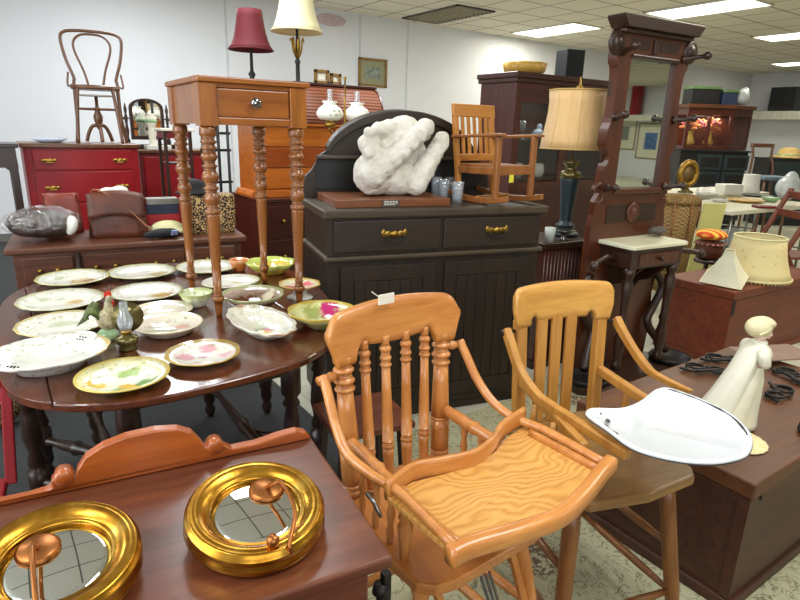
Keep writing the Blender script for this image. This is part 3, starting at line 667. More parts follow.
# ================================================================== small one-drawer table standing on the dining table
st = thing('side_table', 'small cherry side table with turned legs and one drawer, standing on the oval table', 'side table', (.754, 2.171, TZ), -.028)
sw, sd, sh = .154, .19, .805
lp = beads([(0, .085, 'cone', (.0105, .0145)), (.085, .115, 'ring', .021), (.115, .15, 'neck', .0125), (.15, .55, 'cone', (.0135, .0225)), (.55, .56, 'cone', (.0225, .020)), (.56, .585, 'ring', .028), (.585, .60, 'neck', .017), (.60, .675, 'ball', .028), (.675, .685, 'neck', .018), (.685, .70, 'ring', .027), (.70, .715, 'neck', .016), (.715, .785, 'ball', .030), (.785, .797, 'neck', .018), (.797, .81, 'ring', .027), (.81, .825, 'neck', .016), (.825, .875, 'ball', .029), (.875, .885, 'neck', .018), (.885, .90, 'ring', .028), (.90, .915, 'neck', .018), (.915, .93, 'ring', .028), (.93, .945, 'neck', .018), (.945, 1.0, 'ring', .029)])
for sx in (-1, 1):
    for sy in (-1, 1):
        MB().turn((sx * sw, sy * sd, 0), (sx * sw, sy * sd, .652), [(t_, r_ * (1 if t_ < .56 else .94)) for t_, r_ in lp], 18).build('leg', M['maple_leg'], st)
        MB().box(sx * sw - .03, sx * sw + .03, sy * sd - .03, sy * sd + .03, .652, .785).build('leg_block', M['maple'], st, bevel=.002)
for sx in (-1, 1): MB().box(sx * sw - .022, sx * sw + .022, -sd + .03, sd - .03, .658, .785).build('side_panel', M['maple'], st)
MB().box(-sw + .03, sw - .03, sd - .02, sd + .02, .658, .785).build('back_panel', M['maple_x'], st)
MB().box(-sw + .03, sw - .03, -sd - .024, -sd + .02, .657, .680).build('rail', M['maple_x'], st, bevel=.002)
MB().box(-sw + .03, sw - .03, -sd - .024, -sd + .02, .772, .786).build('rail', M['maple_x'], st, bevel=.002)
dr = MB().box(-sw + .032, sw - .032, -sd - .022, -sd + .25, .682, .770).build('drawer', M['maple_x'], st, bevel=.003)
MB().turn((0, -sd - .022, .728), (0, -sd - .052, .728), [(0, .008), (.2, .007), (.35, .015), (.7, .019), (.9, .016), (1, .006)], 16).build('knob', glass_thin('smoky_knob', '#9a938a', .3), dr)
MB().box(-sw - .035, sw + .042, -sd - .038, sd + .042, .786, .805).build('top', M['maple_x'], st, bevel=.005, seg=3)

# ================================================================== high chair with oak tray (nearest)
def arc_pts(pts, n=6): return catmull([Vector(p) for p in pts], n)
turnleg = [(0, .014), (.05, .017), (.08, .013), (.12, .018), (.3, .021), (.45, .018), (.5, .022), (.53, .017), (.8, .020), (.9, .017), (.93, .021), (1, .018)]
h1 = thing('high_chair', 'honey oak high chair with turned spindles and wooden tray, nearest the washstand', 'high chair', (.745, 1.056, 0), .05, 'oak high chairs')
px_ = .145
seat = [(-.17, .045), (.17, .045), (.195, -.20), (.19, -.31), (.165, -.338), (.12, -.35), (-.12, -.35), (-.165, -.338), (-.19, -.31), (-.195, -.20)]
MB().prism(seat, .522, .55, 'xy').build('seat', M['oak_y'], h1, bevel=.008, seg=3)
bp = beads([(0, .03, 'cone', (.015, .02)), (.03, .06, 'ring', .026), (.06, .075, 'neck', .017), (.075, .10, 'ring', .026), (.10, .34, 'cone', (.024, .025)), (.34, .36, 'ring', .026), (.36, .76, 'cone', (.024, .019)), (.76, .785, 'ring', .024), (.785, .80, 'neck', .015), (.80, .86, 'ball', .025), (.86, .875, 'neck', .015), (.875, .93, 'ball', .025), (.93, .945, 'neck', .015), (.945, 1, 'ring', .023)])
for s in (-1, 1):
    MB().turn((s * (px_ - .008), .0, .55), (s * (px_ + .004), .03, .905), bp, 16).build('back_post', M['oak'], h1)
spi = beads([(0, .1, 'cone', (.009, .0125)), (.1, .24, 'cone', (.0125, .0145)), (.24, .27, 'ring', .016), (.27, .29, 'neck', .011), (.29, .80, 'cone', (.0145, .0105)), (.80, .82, 'ring', .0145), (.82, .835, 'neck', .009), (.835, .875, 'ball', .0145), (.875, .89, 'neck', .009), (.89, .94, 'ball', .0145), (.94, 1, 'cone', (.010, .010))])
for i, x in enumerate((-.092, -.032, .03, .09)):
    MB().turn((x * .92, .0, .55), (x, .028, .93), spi, 12).build('spindle', M['oak'], h1)
def zt1(x):
    a = abs(x); e = max(0, a - .155) / .037
    return 1.0 + .016 * (1 - (x / .19) ** 2) - .034 * min(1, e) ** 2.4
def zb1(x):
    a = abs(x)
    if a < .078: return .918 - .006 * cos(a / .078 * pi / 2)
    if a < .122: return .918 - .026 * 0 + .012 * sin((a - .078) / .044 * pi) - .030 * ((a - .078) / .044) ** 3
    if a < .172: return .884
    return .884 + (a - .172) / .02 * .062
xs = sorted(set([round(-.192 + .384 * k / 60, 5) for k in range(61)] + [-.1222, .1222, -.1215, .1215, -.172, .172]))
crest(MB(), xs, zt1, zb1, .026, lambda x, z: .032 + (z - .9) * .15 - .5 * x * x).build('crest_rail', M['oak_x'], h1)
# fixed arm rods on short spindles
for s in (-1, 1):
    MB().turn((s * px_, .01, .70), (s * .166, -.24 if s < 0 else -.20, .69 if s < 0 else .675), [(0, .012), (.1, .014), (.25, .016), (.5, .015), (.55, .019), (.6, .014), (.8, .016), (.88, .013), (.92, .02), (1, .015)], 12).build('arm_rod', M['oak'], h1)
    for k in range(3):
        y = -.05 - k * .058; MB().turn((s * (.158 + k * .003), y - .02, .55), (s * (.155 + k * .003), y - .02, .69), [(0, .006), (.2, .009), (.35, .006), (.5, .010), (.65, .006), (.8, .010), (1, .006)], 8).build('arm_spindle', M['oak'], h1)
    MB().turn((s * .166, -.24, .55), (s * .166, -.24, .69), [(0, .010), (.25, .012), (.55, .017), (.62, .011), (.7, .016), (.85, .012), (1, .01)], 12).build('arm_support', M['oak'], h1)
# swinging bent arms with tray
tsh = .018
for s in (-1, 1):
    pts = arc_pts([(s * .205, .02, .872), (s * .208, -.005, .84), (s * .213, -.045, .785), (s * .218, -.10, .742), (s * .215 + .012, -.165, .722), (s * .218 + .03, -.25, .718), (s * .222 + tsh, -.42, .718)])
    MB().tube(pts, [.0115] * 24 + [.0105] * (len(pts) - 24), 10).build('tray_arm', M['oak'], h1)
    MB().turn((s * .15, .03, .862), (s * .218, .018, .862), [(0, .007), (.3, .008), (.5, .012), (.7, .008), (1, .011)], 10).build('pivot_knob', M['oak'], h1)
tz = .698
Tx = .222
tsh = .018
fl = [(-Tx, -.225), (-.15, -.215), (-.08, -.23), (0, -.245), (.08, -.23), (.15, -.2), (Tx, -.19), (Tx, -.41), (.2, -.425), (.1, -.45), (0, -.46), (-.1, -.45), (-.2, -.425), (-Tx, -.41)]
fl = [(x + tsh, y) for x, y in fl]
tp = MB().prism(fl, tz - .006, tz + .006, 'xy').build('tray', M['oak_tray'], h1, bevel=.002)
def rail(pts, w, hh, name='rail', mat=None, rt_=.006):
    pp = arc_pts([(q[0] * .945 + tsh, q[1], q[2]) for q in pts], 7); rings = []
    for i, p in enumerate(pp):
        t = (pp[min(i + 1, len(pp) - 1)] - pp[max(i - 1, 0)]).normalized(); sd_ = Vector((t.y, -t.x, 0)).normalized()
        u = Vector((0, 0, 1)); hv = hh[0] + (hh[1] - hh[0]) * i / (len(pp) - 1) if isinstance(hh, tuple) else hh
        ring = []
        for k in range(16):
            a = 2 * pi * (k + .5) / 16; ca, sa = cos(a), sin(a)
            q = max(abs(ca), abs(sa)) ** .9
            ring.append(p + sd_ * (ca / q * w / 2) + u * (sa / q * hv / 2))
        rings.append(ring)
    MB().loft(rings).build(name, mat or M['oak_x'], tp)
rail([(-.235, -.225, tz + .018), (-.15, -.205, tz + .02), (-.08, -.222, tz + .02), (0, -.24, tz + .02), (.08, -.222, tz + .02), (.15, -.19, tz + .022), (.245, -.178, tz + .03)], .014, .044, 'back_rim')
rail([(-.25, -.425, tz + .008), (-.2, -.43, tz + .01), (-.1, -.455, tz + .012), (0, -.47, tz + .012), (.1, -.455, tz + .012), (.2, -.43, tz + .012), (.255, -.42, tz + .016)], .03, .036, 'front_rim')
for s in (-1, 1): rail([(s * .215, -.225, tz + .012), (s * .215, -.42, tz + .012)], .013, .016, 'side_rim')
# legs, stretchers and foot rest
lt = [(-.135, .0), (.135, .0), (-.145, -.27), (.145, -.27)]
for x, y in lt:
    MB().turn((x * 1.42, y + (.10 if y > -.1 else -.10), .022), (x, y, .524), turnleg, 14).build('leg', M['oak'], h1)
def at_h(x, y, z):
    k = 1 - z / .524; return (x * (1 + .42 * k), y + (.10 if y > -.1 else -.10) * k, z)
for (i, j, z) in ((0, 1, .2), (2, 3, .22), (0, 2, .17), (1, 3, .17), (0, 2, .3), (1, 3, .3)):
    MB().turn(at_h(*lt[i], z), at_h(*lt[j], z), [(0, .008), (.2, .012), (.5, .015), (.8, .012), (1, .008)], 10).build('stretcher', M['oak'], h1)
MB().box(-.14, .14, -.47, -.33, .262, .28).build('foot_rest', M['oak_x'], h1, bevel=.006)
for s in (-1, 1): MB().bar((s * .10, -.40, .27), (s * .115, -.27, .50), .016, .012).build('foot_rest_bracket', M['oak'], h1)
# metal strips and price tag
for k in range(3): MB().bar((-.045 + k * .012, -.345, .515), (.0 + k * .012, -.42, .28), .006, .005).build('metal_strip', M['steel'], h1)
tg = MB().box(-.055, -.012, .022, .025, 1.01, 1.034); tg.bar((-.055, .0235, 1.03), (-.075, .022, 1.045), .003, .002)
tg.build('price_tag', M['paper'], h1)
MB().tube(catmull([(-.232, -.215, .715), (-.248, -.22, .725), (-.25, -.245, .722), (-.245, -.26, .700), (-.238, -.25, .69)], 4), .004, 6).build('hook', M['silverware'], h1)

# ================================================================== second high chair (flat slats)
h2 = thing('high_chair', 'brown oak high chair with three flat slats and plank seat, under the white tray', 'high chair', (1.335, 1.053, 0), -.24, 'oak high chairs')
seat2 = [(-.165, .03), (.175, .03), (.19, -.2), (.195, -.34), (.17, -.375), (0, -.40), (-.17, -.385), (-.2, -.34), (-.19, -.2)]
MB().prism(seat2, .518, .55, 'xy').build('seat', M['oak2_seat'], h2, bevel=.008, seg=3)
for s in (-1, 1):
    MB().bar((s * .137, .0, .55), (s * .143, .03, .88), .036, .028, (0, 1, .1)).build('back_post', M['oak2'], h2, bevel=.005)
for x in (-.07, -.018, .034):
    MB().bar((x * .95, .005, .55), (x, .028, .89), .036, .012, (0, 1, .1)).build('slat', M['oak2'], h2, bevel=.003)
def zt2_(x):
    a = abs(x); e = max(0, a - .150) / .020
    return .972 + .010 * (1 - (x / .17) ** 2) - .016 * min(1, e) ** 2.5
def zb2_(x):
    a = abs(x)
    if a < .085: return .872
    if a < .115: return .872 + .016 * sin((a - .085) / .03 * pi)
    if a < .160: return .860
    return .860 + (a - .160) / .010 * .04
xs = sorted(set([round(-.170 + .340 * k / 60, 5) for k in range(61)] + [-.1152, .1152, .1148, -.1148, -.160, .160]))
crest(MB(), xs, zt2_, zb2_, .024, lambda x, z: .034 + (z - .88) * .12 - .6 * x * x).build('crest_rail', M['oak2_x'], h2)
for s in (-1, 1):
    pts = arc_pts([(-.195, .02, .858), (-.194, -.01, .825), (-.19, -.06, .765), (-.18, -.13, .722), (-.16, -.2, .705), (-.105, -.41, .682)] if s < 0 else [(.195, .02, .858), (.20, -.01, .825), (.226, -.05, .765), (.25, -.09, .72), (.28, -.12, .70), (.34, -.17, .672)])
    rings = []
    for i, p in enumerate(pts):
        t = (pts[min(i + 1, len(pts) - 1)] - pts[max(i - 1, 0)]).normalized(); x = Vector((1, 0, 0)); y = t.cross(x)
        rings.append([p + x * a * .011 + y * b * .014 for a, b in ((-1, -1), (1, -1), (1, 1), (-1, 1))])
    MB().loft(rings, smooth=False).build('tray_arm', M['oak2'], h2, bevel=.004)
    MB().turn((s * .14, .028, .848), (s * .208, .018, .848), [(0, .005), (.8, .005), (.82, .009), (1, .009)], 10).build('pivot_bolt', M['iron'], h2)
    MB().bar((s * .14, .0, .70), (s * (.172 if s < 0 else .165), (-.34 if s < 0 else -.20), .672), .024, .03).build('arm_rail', M['oak2'], h2, bevel=.006)
    for y in ((-.12, -.22, -.32) if s < 0 else (-.10, -.18)): MB().turn((s * (.165 + .02 * -y), y, .55), (s * (.16 - y * .085), y, .68), [(0, .008), (.3, .011), (.7, .011), (1, .008)], 8).build('arm_spindle', M['oak2'], h2)
lt2 = [(-.135, -.02), (.135, -.02), (-.15, -.30), (.15, -.30)]
def at2(x, y, z):
    k = 1 - z / .52; return (x * (1 + .38 * k), y + (.10 if y > -.1 else -.08) * k, z)
for x, y in lt2: MB().turn(at2(x, y, .024), (x, y, .52), [(0, .016), (.3, .021), (.8, .023), (1, .02)], 12).build('leg', M['oak2_leg'], h2)
for (i, j, z) in ((0, 1, .2), (2, 3, .16), (0, 2, .15), (1, 3, .15), (0, 2, .3), (1, 3, .3)):
    MB().turn(at2(*lt2[i], z), at2(*lt2[j], z), [(0, .008), (.3, .012), (.7, .012), (1, .008)], 8).build('stretcher', M['oak2_leg'], h2)

# white enamel tray lying over the chair arms and trunk
tray_px = [(586, 414), (590, 410), (600, 409.5), (614, 410), (628, 408), (641, 402), (651, 394), (658, 390), (668, 389), (690, 396), (714, 406), (735, 418), (749, 433), (752, 444), (747, 455), (735, 460), (718, 463), (700, 463), (680, 461), (655, 456), (630, 447), (608, 431), (592, 420)]
zt_ = .722
tw = [P(x, y, zt_) for x, y in tray_px]
cx = sum(p.x for p in tw) / len(tw); cy = sum(p.y for p in tw) / len(tw)
et = thing('enamel_tray', 'white enamelled high chair tray with chipped dark edge beside the figurine', 'tray', (cx, cy, zt_))
o_ = catmull([Vector((p.x - cx, p.y - cy, 0)) for p in tw], 3, True)
rings = []
for k, z in ((1.0, -.004), (1.012, .0), (1.0, .005), (.965, .005), (.93, .0), (.88, -.014), (.5, -.018), (.02, -.019)):
    rings.append([Vector((q.x * k, q.y * k, z)) for q in o_])
MB().loft(rings, cap=True).build('enamel_pan', M['enamel'], et)
MB().tube([q * 1.006 + Vector((0, 0, -.004)) for q in o_], .0016, 6, closed=True).build('rim', M['graydark'], et, label='dark chipped rim')
for (px_c, rr_) in (((607, 426), .012), ((645, 419), .006), ((600, 419), .005)):
    q = P(*px_c, zt_ - .01); zz = .0045 if px_c[0] == 607 else (-.0165 if px_c[0] == 645 else .005)
    MB().ell((q.x - cx, q.y - cy, zz), (rr_, rr_ * .6, .0015), (0, 0, .7), n=10, m=5).build('chip', M['rock'], et, label='dark chipped spot')
for k in (0, 1):
    n0 = len(o_); idx = list(range(int(n0 * .36), int(n0 * .56))) if k == 0 else list(range(int(n0 * .90), int(n0 * .95)))
    MB().tube([o_[i] * .955 + Vector((0, 0, .0035)) for i in idx], [.0012 + .0022 * random.random() for _ in idx], 5).build('chip', M['graydark'], et, label='dark worn patches on the rim')

# ================================================================== near trunk with figurine, doily and iron scraps
def trunk(name, label, x0, y0, rz, w, d, h, mat, topmat):
    t = thing(name, label, 'trunk', (x0, y0, 0), rz)
    MB().box(0, w, 0, d, .012, h - .055).build('chest', mat, t, bevel=.004)
    MB().box(-.006, w + .006, -.006, d + .006, h - .053, h).build('lid', topmat, t, bevel=.006)
    MB().box(-.012, w + .012, -.012, d + .012, .0, .04).build('plinth', mat, t, bevel=.004)
    return t
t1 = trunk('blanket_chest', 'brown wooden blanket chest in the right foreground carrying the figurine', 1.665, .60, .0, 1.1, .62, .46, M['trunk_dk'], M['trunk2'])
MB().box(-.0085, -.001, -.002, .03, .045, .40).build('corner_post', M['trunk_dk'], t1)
MB().cbox((.06, -.001, .39), (.008, .006, .012)).build('nail', M['iron'], t1); t1.location.z = .0165; t1.scale.z = (.46 - .0165) / .46
c = P(744, 445, .463)
d_ = MB().lathe([(.001, 0), (.05, 0), (.056, .003), (.053, .004), (.001, .003)], 60, None, lambda a, f: 1 + .07 * abs(cos(9 * a)) * f).build('doily', M['doily']); d_.location = (c.x, c.y + .005, .4615); d_.scale = (1.5, 1.5, 1); d_.location.x += .012; d_.location.y += .02; tag(d_, 'round scalloped cream doily under the white enamel tray on the chest', 'doily')
# standing woman figurine
c = P(727, 424, .463)
fg = thing('lady_figurine', 'cream bisque figurine of a bonneted girl in a long trailing gown', 'figurine', (c.x, c.y, .461), -.62)
fg.location.z = .466; fg.location.x += .036; fg.location.y -= .018; fg.scale = (1.0, 1.0, .95)
# local: +x = the way she faces, z up
S = 1.0
def ring(cx, z, rx, ry, n=28, fold=0, ph=0): return [Vector((cx + rx * cos(2 * pi * k / n) * (1 + fold * cos(8 * 2 * pi * k / n + ph)), ry * sin(2 * pi * k / n) * (1 + fold * cos(8 * 2 * pi * k / n + ph)), z)) for k in range(n)]
MB().loft([ring(-.045, 0, .100, .070, fold=.05), ring(-.042, .015, .098, .069, fold=.05), ring(-.026, .07, .078, .060, fold=.06, ph=.3), ring(-.008, .13, .058, .052, fold=.05, ph=.4), ring(.004, .18, .044, .044, fold=.03), ring(.012, .22, .030, .033), ring(.014, .235, .028, .031)]).build('skirt', M['cream'], fg)
MB().loft([ring(.014, .228, .030, .033), ring(.014, .236, .0315, .034), ring(.014, .246, .030, .032)]).build('sash', M['pinksash'], fg)
MB().loft([ring(.014, .230, .029, .032), ring(.018, .25, .036, .039), ring(.020, .272, .039, .044), ring(.014, .295, .033, .046), ring(.010, .310, .022, .034), ring(.012, .322, .014, .016)]).build('bodice', M['cream2'], fg)
for s in (-1, 1): MB().tube(catmull([(.008, s * .040, .300), (.006, s * .052, .275), (.018, s * .050, .248), (.040, s * .022, .243)], 5), [.014, .018, .020, .021, .021, .021, .020, .019, .018, .017, .016, .014, .013, .012, .011, .010], 10).build('sleeve', M['cream2'], fg)
MB().loft([ring(-.095, .0, .075, .062, fold=.04), ring(-.085, .03, .070, .060, fold=.04), ring(-.055, .11, .055, .052, fold=.04), ring(-.028, .2, .038, .046, fold=.03), ring(-.008, .28, .026, .044, fold=.02), ring(.004, .312, .016, .03)]).build('train', M['cream2'], fg)
MB().ell((.048, .012, .243), (.012, .008, .007)).ell((.048, -.012, .243), (.012, .008, .007)).build('hands', M['skinb'], fg, remesh=.0025)
MB().lathe([(.012, .30), (.024, .308), (.026, .315), (.015, .322)], 20, Matrix.Translation((.012, 0, 0)), lambda a, f: 1 + .1 * cos(8 * a)).build('collar', M['cream2'], fg)
hd = MB().ell((.016, 0, .352), (.027, .025, .032)).ell((.034, 0, .345), (.010, .014, .016)).ell((.0455, 0, .349), (.005, .004, .006)).ell((.038, 0, .331), (.009, .009, .007)).ell((.038, .011, .342), (.007, .007, .007)).ell((.038, -.011, .342), (.007, .007, .007)).ell((.012, 0, .325), (.014, .014, .018)).build('head', M['skinb'], fg, remesh=.003)
for s in (-1, 1): MB().ball((.0395, s * .0105, .354), .0026, 8).build('eye', M['graydark'], hd)
MB().ell((.0425, 0, .3375), (.0025, .005, .0016), n=8, m=5).build('mouth', M['pinksash'], hd)
bn = MB().ell((.002, 0, .366), (.042, .039, .037), (0, -.25, 0)).ell((.024, 0, .386), (.028, .034, .016), (0, .35, 0)).build('bonnet', M['bonnet'], fg, remesh=.004)
MB().tube(catmull([(.036, 0, .378), (.028, .024, .374), (.008, .036, .362), (-.012, .034, .348)], 5), .004, 6).build('bonnet_brim', M['bonnet'], fg)
MB().tube(catmull([(.036, 0, .378), (.028, -.024, .374), (.008, -.036, .362), (-.012, -.034, .348)], 5), .004, 6).build('bonnet_brim', M['bonnet'], fg)
# iron scraps
def scrap(px, label, k, z=.462):
    c = P(*px, z); t = MB(); r = random.Random(k)
    t.tube(catmull([(-.09, -.02, .008), (-.05, .03, .012), (0, .0, .016), (.04, .035, .012), (.09, .0, .008)], 5), .006, 6)
    t.tube(catmull([(-.07, .03, .008), (-.02, -.035, .012), (.05, -.03, .012), (.08, .03, .01)], 5), .005, 6)
    t.tube([Vector((.03 + .035 * cos(a * .5), -.01 + .03 * sin(a * .5), .02)) for a in range(13)], .005, 6, closed=True)
    t.tube([Vector((-.05 + .028 * cos(a * .5), .0 + .03 * sin(a * .5), .018)) for a in range(13)], .005, 6, closed=True)
    t.cbox((r.uniform(-.02, .02), .02, .018), (.11, .012, .008), (0, 0, r.uniform(-.6, .6)))
    o = t.build('ironwork', M['iron']); o.location = (c.x, c.y, z); o.rotation_euler = (0, 0, r.uniform(0, 3)); tag(o, label, 'iron scrap', 'iron scraps on the chest')
scrap((703, 372), 'tangle of dark scrolled iron left of the figurine on the chest', 1)
scrap((722, 362), 'dark iron scrolls behind the figurine back against the redwood chest', 5)
scrap((778, 395), 'dark scrolled iron pieces right of the figurine waist', 2)
scrap((790, 378), 'dark iron scrolls at the right edge under the cardboard sheet', 3)
c = P(770, 362, .465); o = MB().cbox((0, 0, 0), (.34, .16, .006)).build('cardboard', M['cardboard'], bevel=.001); o.location = (c.x + .06, c.y + .02, .49); o.rotation_euler = (0.03, .02, -.35); tag(o, 'dusty flat cardboard sheet behind the figurine at the right', 'cardboard')
c = P(800, 432, .463); o = MB().lathe([(.001, 0), (.03, 0), (.036, .01), (.034, .03), (.02, .045), (.012, .06), (.014, .075), (.001, .078)], 20).build('iron_pot', M['graydark']); o.location = (c.x + .02, c.y - .02, .461); tag(o, 'small black iron pot at the right picture edge', 'pot')

# ================================================================== black oak sideboard
sb = thing('sideboard', 'tall black oak sideboard with arched back and brass drawer pulls', 'sideboard', (1.157, 2.235, 0), -.235)
W, Dp, SH = 1.10, .49, 1.058
m = MB().box(.0, W, .012, Dp, .06, .83); m.build('carcass', M['ebony_z'], sb, bevel=.004)
MB().box(.02, W - .02, .03, Dp - .01, .0, .07).build('plinth', M['ebony'], sb, bevel=.003)
MB().box(-.012, W + .012, -.012, Dp, .828, .85).build('waist_moulding', M['ebony_edge'], sb, bevel=.008, seg=3)
MB().box(.004, W - .004, .008, Dp, .85, 1.02).build('drawer_case', M['ebony'], sb, bevel=.003)
MB().box(-.018, W + .018, -.018, Dp + .005, 1.02, SH).build('top', M['ebony_edge'], sb, bevel=.008, seg=3)
for k, x0 in enumerate((.03, .56)):
    d = MB().box(x0, x0 + .51, -.004, .012, .866, 1.008).build('drawer', M['ebony'], sb, bevel=.004)
    cx_ = (.31, .84)[k]
    MB().lathe([(.001, 0), (.018, 0), (.017, .006), (.008, .012), (.001, .013)], 14, Matrix.Translation((cx_, -.004, .945)) @ Matrix.Rotation(pi / 2, 4, 'X')).ell((cx_ - .032, -.007, .945), (.022, .005, .014)).ell((cx_ + .032, -.007, .945), (.022, .005, .014)).ell((cx_ - .052, -.007, .95), (.01, .005, .017)).ell((cx_ + .052, -.007, .95), (.01, .005, .017)).build('handle', M['brass'], d, label='brass handle')
    MB().tube(catmull([(cx_ - .04, -.012, .94), (cx_ - .034, -.02, .922), (cx_, -.022, .915), (cx_ + .034, -.02, .922), (cx_ + .04, -.012, .94)], 5), .0035, 6).build('bail', M['iron'], d)
for x0 in (.06, .575):
    d = MB()
    for q in ((x0, x0 + .06, .10, .80), (x0 + .405, x0 + .465, .10, .80), (x0 + .06, x0 + .405, .10, .17), (x0 + .06, x0 + .405, .73, .80)): d.box(q[0], q[1], -.003, .014, q[2], q[3])
    d.box(x0 + .06, x0 + .405, .004, .014, .17, .73); 
    for i in range(6): d.box(x0 + .066 + i * .0565, x0 + .066 + i * .0565 + .05, .0, .006, .175, .725)
    d.build('door', M['ebony_z'], sb, bevel=.002)
# back with arch
by = Dp - .03
ac = .52
bk = [(.0, SH), (.0, 1.125), (.01, 1.165), (.04, 1.195), (.06, 1.225), (.075, 1.262), (.11, 1.285), (.15, 1.315)]
for k in range(0, 13):
    a = pi - pi * (.14 + .72 * k / 12); bk.append((ac + .425 * cos(a), 1.31 + .185 * (sin(a) - .42) / .58))
bk += [(2 * ac - x, z) for x, z in reversed(bk[:8])]
MB().prism(bk, by, by + .028, 'xz').build('back_panel', M['ebony'], sb, bevel=.004)
pts = []
for k in range(0, 25):
    a = pi - pi * (.10 + .80 * k / 24); pts.append((ac + .425 * cos(a), by - .008, 1.285 + .185 * (sin(a) - .31) / .69))
rings = [[Vector((p[0], by - .03, p[2] - .022)), Vector((p[0], by - .03, p[2] + .022)), Vector((p[0], by + .03, p[2] + .03)), Vector((p[0], by + .03, p[2] - .022))] for p in pts]
MB().loft(rings, smooth=False).build('arch_moulding', M['ebony'], sb, bevel=.005)
MB().box(.06, .98, by - .05, by, 1.250, 1.268).build('back_ledge', M['ebony_edge'], sb, bevel=.004)
MB().box(.06, .98, by - .006, by, 1.10, 1.245).build('back_inset', M['blackpaint'], sb, bevel=.002)

SBT = SH + .0005
def on_sb(x, y, z=SBT):
    c, s = cos(-.235), sin(-.235); return (1.157 + c * x - s * y, 2.235 + s * x + c * y, z)
# plinth + stone sculpture
pb = thing('sculpture_plinth', 'reddish wooden plinth with a small engraved plate under the white sculpture', 'plinth', on_sb(.05, .05), -.235)
MB().box(0, .56, 0, .34, 0, .036).build('block', M['plinth'], pb, bevel=.003)
tgp = MB().box(.22, .30, -.003, .0, .004, .032).build('plate', M['silverware'], pb)
lt_ = MB()
for r_ in range(3):
    for k in range(5 - (r_ == 2)): lt_.box(.228 + k * .0135, .228 + k * .0135 + .010, -.0038, -.003, .024 - r_ * .007, .027 - r_ * .007)
lt_.build('engraving', M['paper'], tgp)
sc = thing('stone_sculpture', 'rough white stone sculpture of a curled figure on the wooden plinth', 'sculpture', on_sb(.0, .20, SBT + .0375), -.235)
m = MB()
def cap(a, b, r0, r1, k=6):
    a, b = Vector(a), Vector(b)
    for i in range(k + 1): t = i / k; m.ball(a.lerp(b, t), r0 + (r1 - r0) * t, 14)
m.ell((.39, .03, .075), (.165, .10, .085)); m.ell((.27, -.01, .10), (.095, .10, .10)); m.ell((.34, .06, .20), (.10, .07, .12), (0, -.2, 0)); m.ell((.46, .08, .17), (.12, .05, .14))
cap((.25, -.08, .10), (.505, -.07, .315), .062, .042); cap((.505, -.05, .315), (.53, .02, .29), .042, .04)
cap((.47, -.05, .06), (.605, -.01, .235), .06, .042); cap((.605, -.01, .235), (.622, .0, .268), .044, .036)
m.ell((.36, .03, .25), (.13, .085, .095), (0, -.45, 0)); m.ell((.42, .02, .30), (.085, .07, .065), (0, -.4, 0))
m.ell((.245, -.03, .23), (.05, .055, .055)); m.ell((.205, -.05, .235), (.024, .03, .035)); m.ell((.235, -.06, .285), (.028, .03, .026)); m.ell((.29, -.03, .295), (.045, .05, .04)); m.ell((.225, -.07, .195), (.026, .028, .024)); m.ell((.27, -.08, .20), (.03, .02, .03))
m.ell((.34, -.02, .31), (.04, .045, .035))
for i in range(len(m.v)):
    v = m.v[i]; m.v[i] = Vector((v.x, v.y, max(v.z, .0)))
ost = m.build('figure', M['stone'], sc, remesh=.0065)
tx = bpy.data.textures.new('stone_lumps', 'CLOUDS'); tx.noise_scale = .035
dm = ost.modifiers.new('lumps', 'DISPLACE'); dm.texture = tx; dm.strength = .012; dm.mid_level = .5
# tumblers
def tumbler(label, px, h=.10, r=.03):
    c = P(*px, SBT); t = MB(); n = 20
    rm = lambda a: 1 + .03 * cos(10 * a)
    t.loft([[Vector((cos(2 * pi * k / n) * q, sin(2 * pi * k / n) * q, z)) for k in range(n)] for q, z in [(.002, .0), (r * .8, .0), (r * .82, .02), (r * .93, h * .6), (r, h), (r * .94, h), (r * .86, h * .6), (r * .74, .014), (.002, .012)]])
    o = t.build('glass_tumbler', M['glass']); o.location = (c.x, c.y, SBT); tag(o, label, 'glass', 'cut glass tumblers on the sideboard')
tumbler('cut glass tumbler nearest the stone sculpture, in the back of the group', (436, 197), .105)
tumbler('cut glass tumbler in the middle front of the group on the sideboard', (443, 200), .105)
tumbler('cut glass tumbler behind, second from the rocking chair', (450, 197), .105)
tumbler('cut glass tumbler closest to the rocking chair', (457, 202), .10)

# child's rocking chair on the sideboard
rk = thing('rocking_chair', 'small oak child rocking chair with slatted back on the sideboard top', 'rocking chair', on_sb(.905, .185), -.235 + .28); rk.scale = (1.08, 1.08, 1.04)
# local: x across, -y front, width .27
def rb(n, m_, mat=None, b=.004): m_.build(n, mat or M['rocker'], rk, bevel=b)
for s in (-1, 1):
    pts = [(s * .115, -.21 + .42 * k / 10, .016 + .10 * ((k / 10 - .48) ** 2)) for k in range(11)]
    rings = [[Vector((p[0] + a * .011, p[1], p[2] + b * .014)) for a, b in ((-1, -1), (1, -1), (1, 1), (-1, 1))] for p in pts]
    rb('rocker', MB().loft(rings, smooth=False), M['rocker'])
    rb('front_leg', MB().bar((s * .115, -.135, .028), (s * .115, -.135, .31), .026, .022, (0, 1, 0)))
    rb('back_leg', MB().bar((s * .115, .10, .028), (s * .118, .155, .42), .024, .024, (0, 1, 0)), M['rocker_lt'] )
    rb('arm', MB().bar((s * .125, -.17, .318), (s * .122, .15, .302), .036, .014))
    rb('side_rail', MB().bar((s * .115, -.13, .155), (s * .115, .11, .150), .016, .034))
rb('front_rail', MB().bar((-.115, -.135, .16), (.115, -.135, .16), .018, .045))
rb('seat', MB().box(-.11, .11, -.14, .11, .168, .18))
rb('back_bottom_rail', MB().bar((-.115, .118, .205), (.115, .118, .205), .016, .035), M['rocker_lt'])
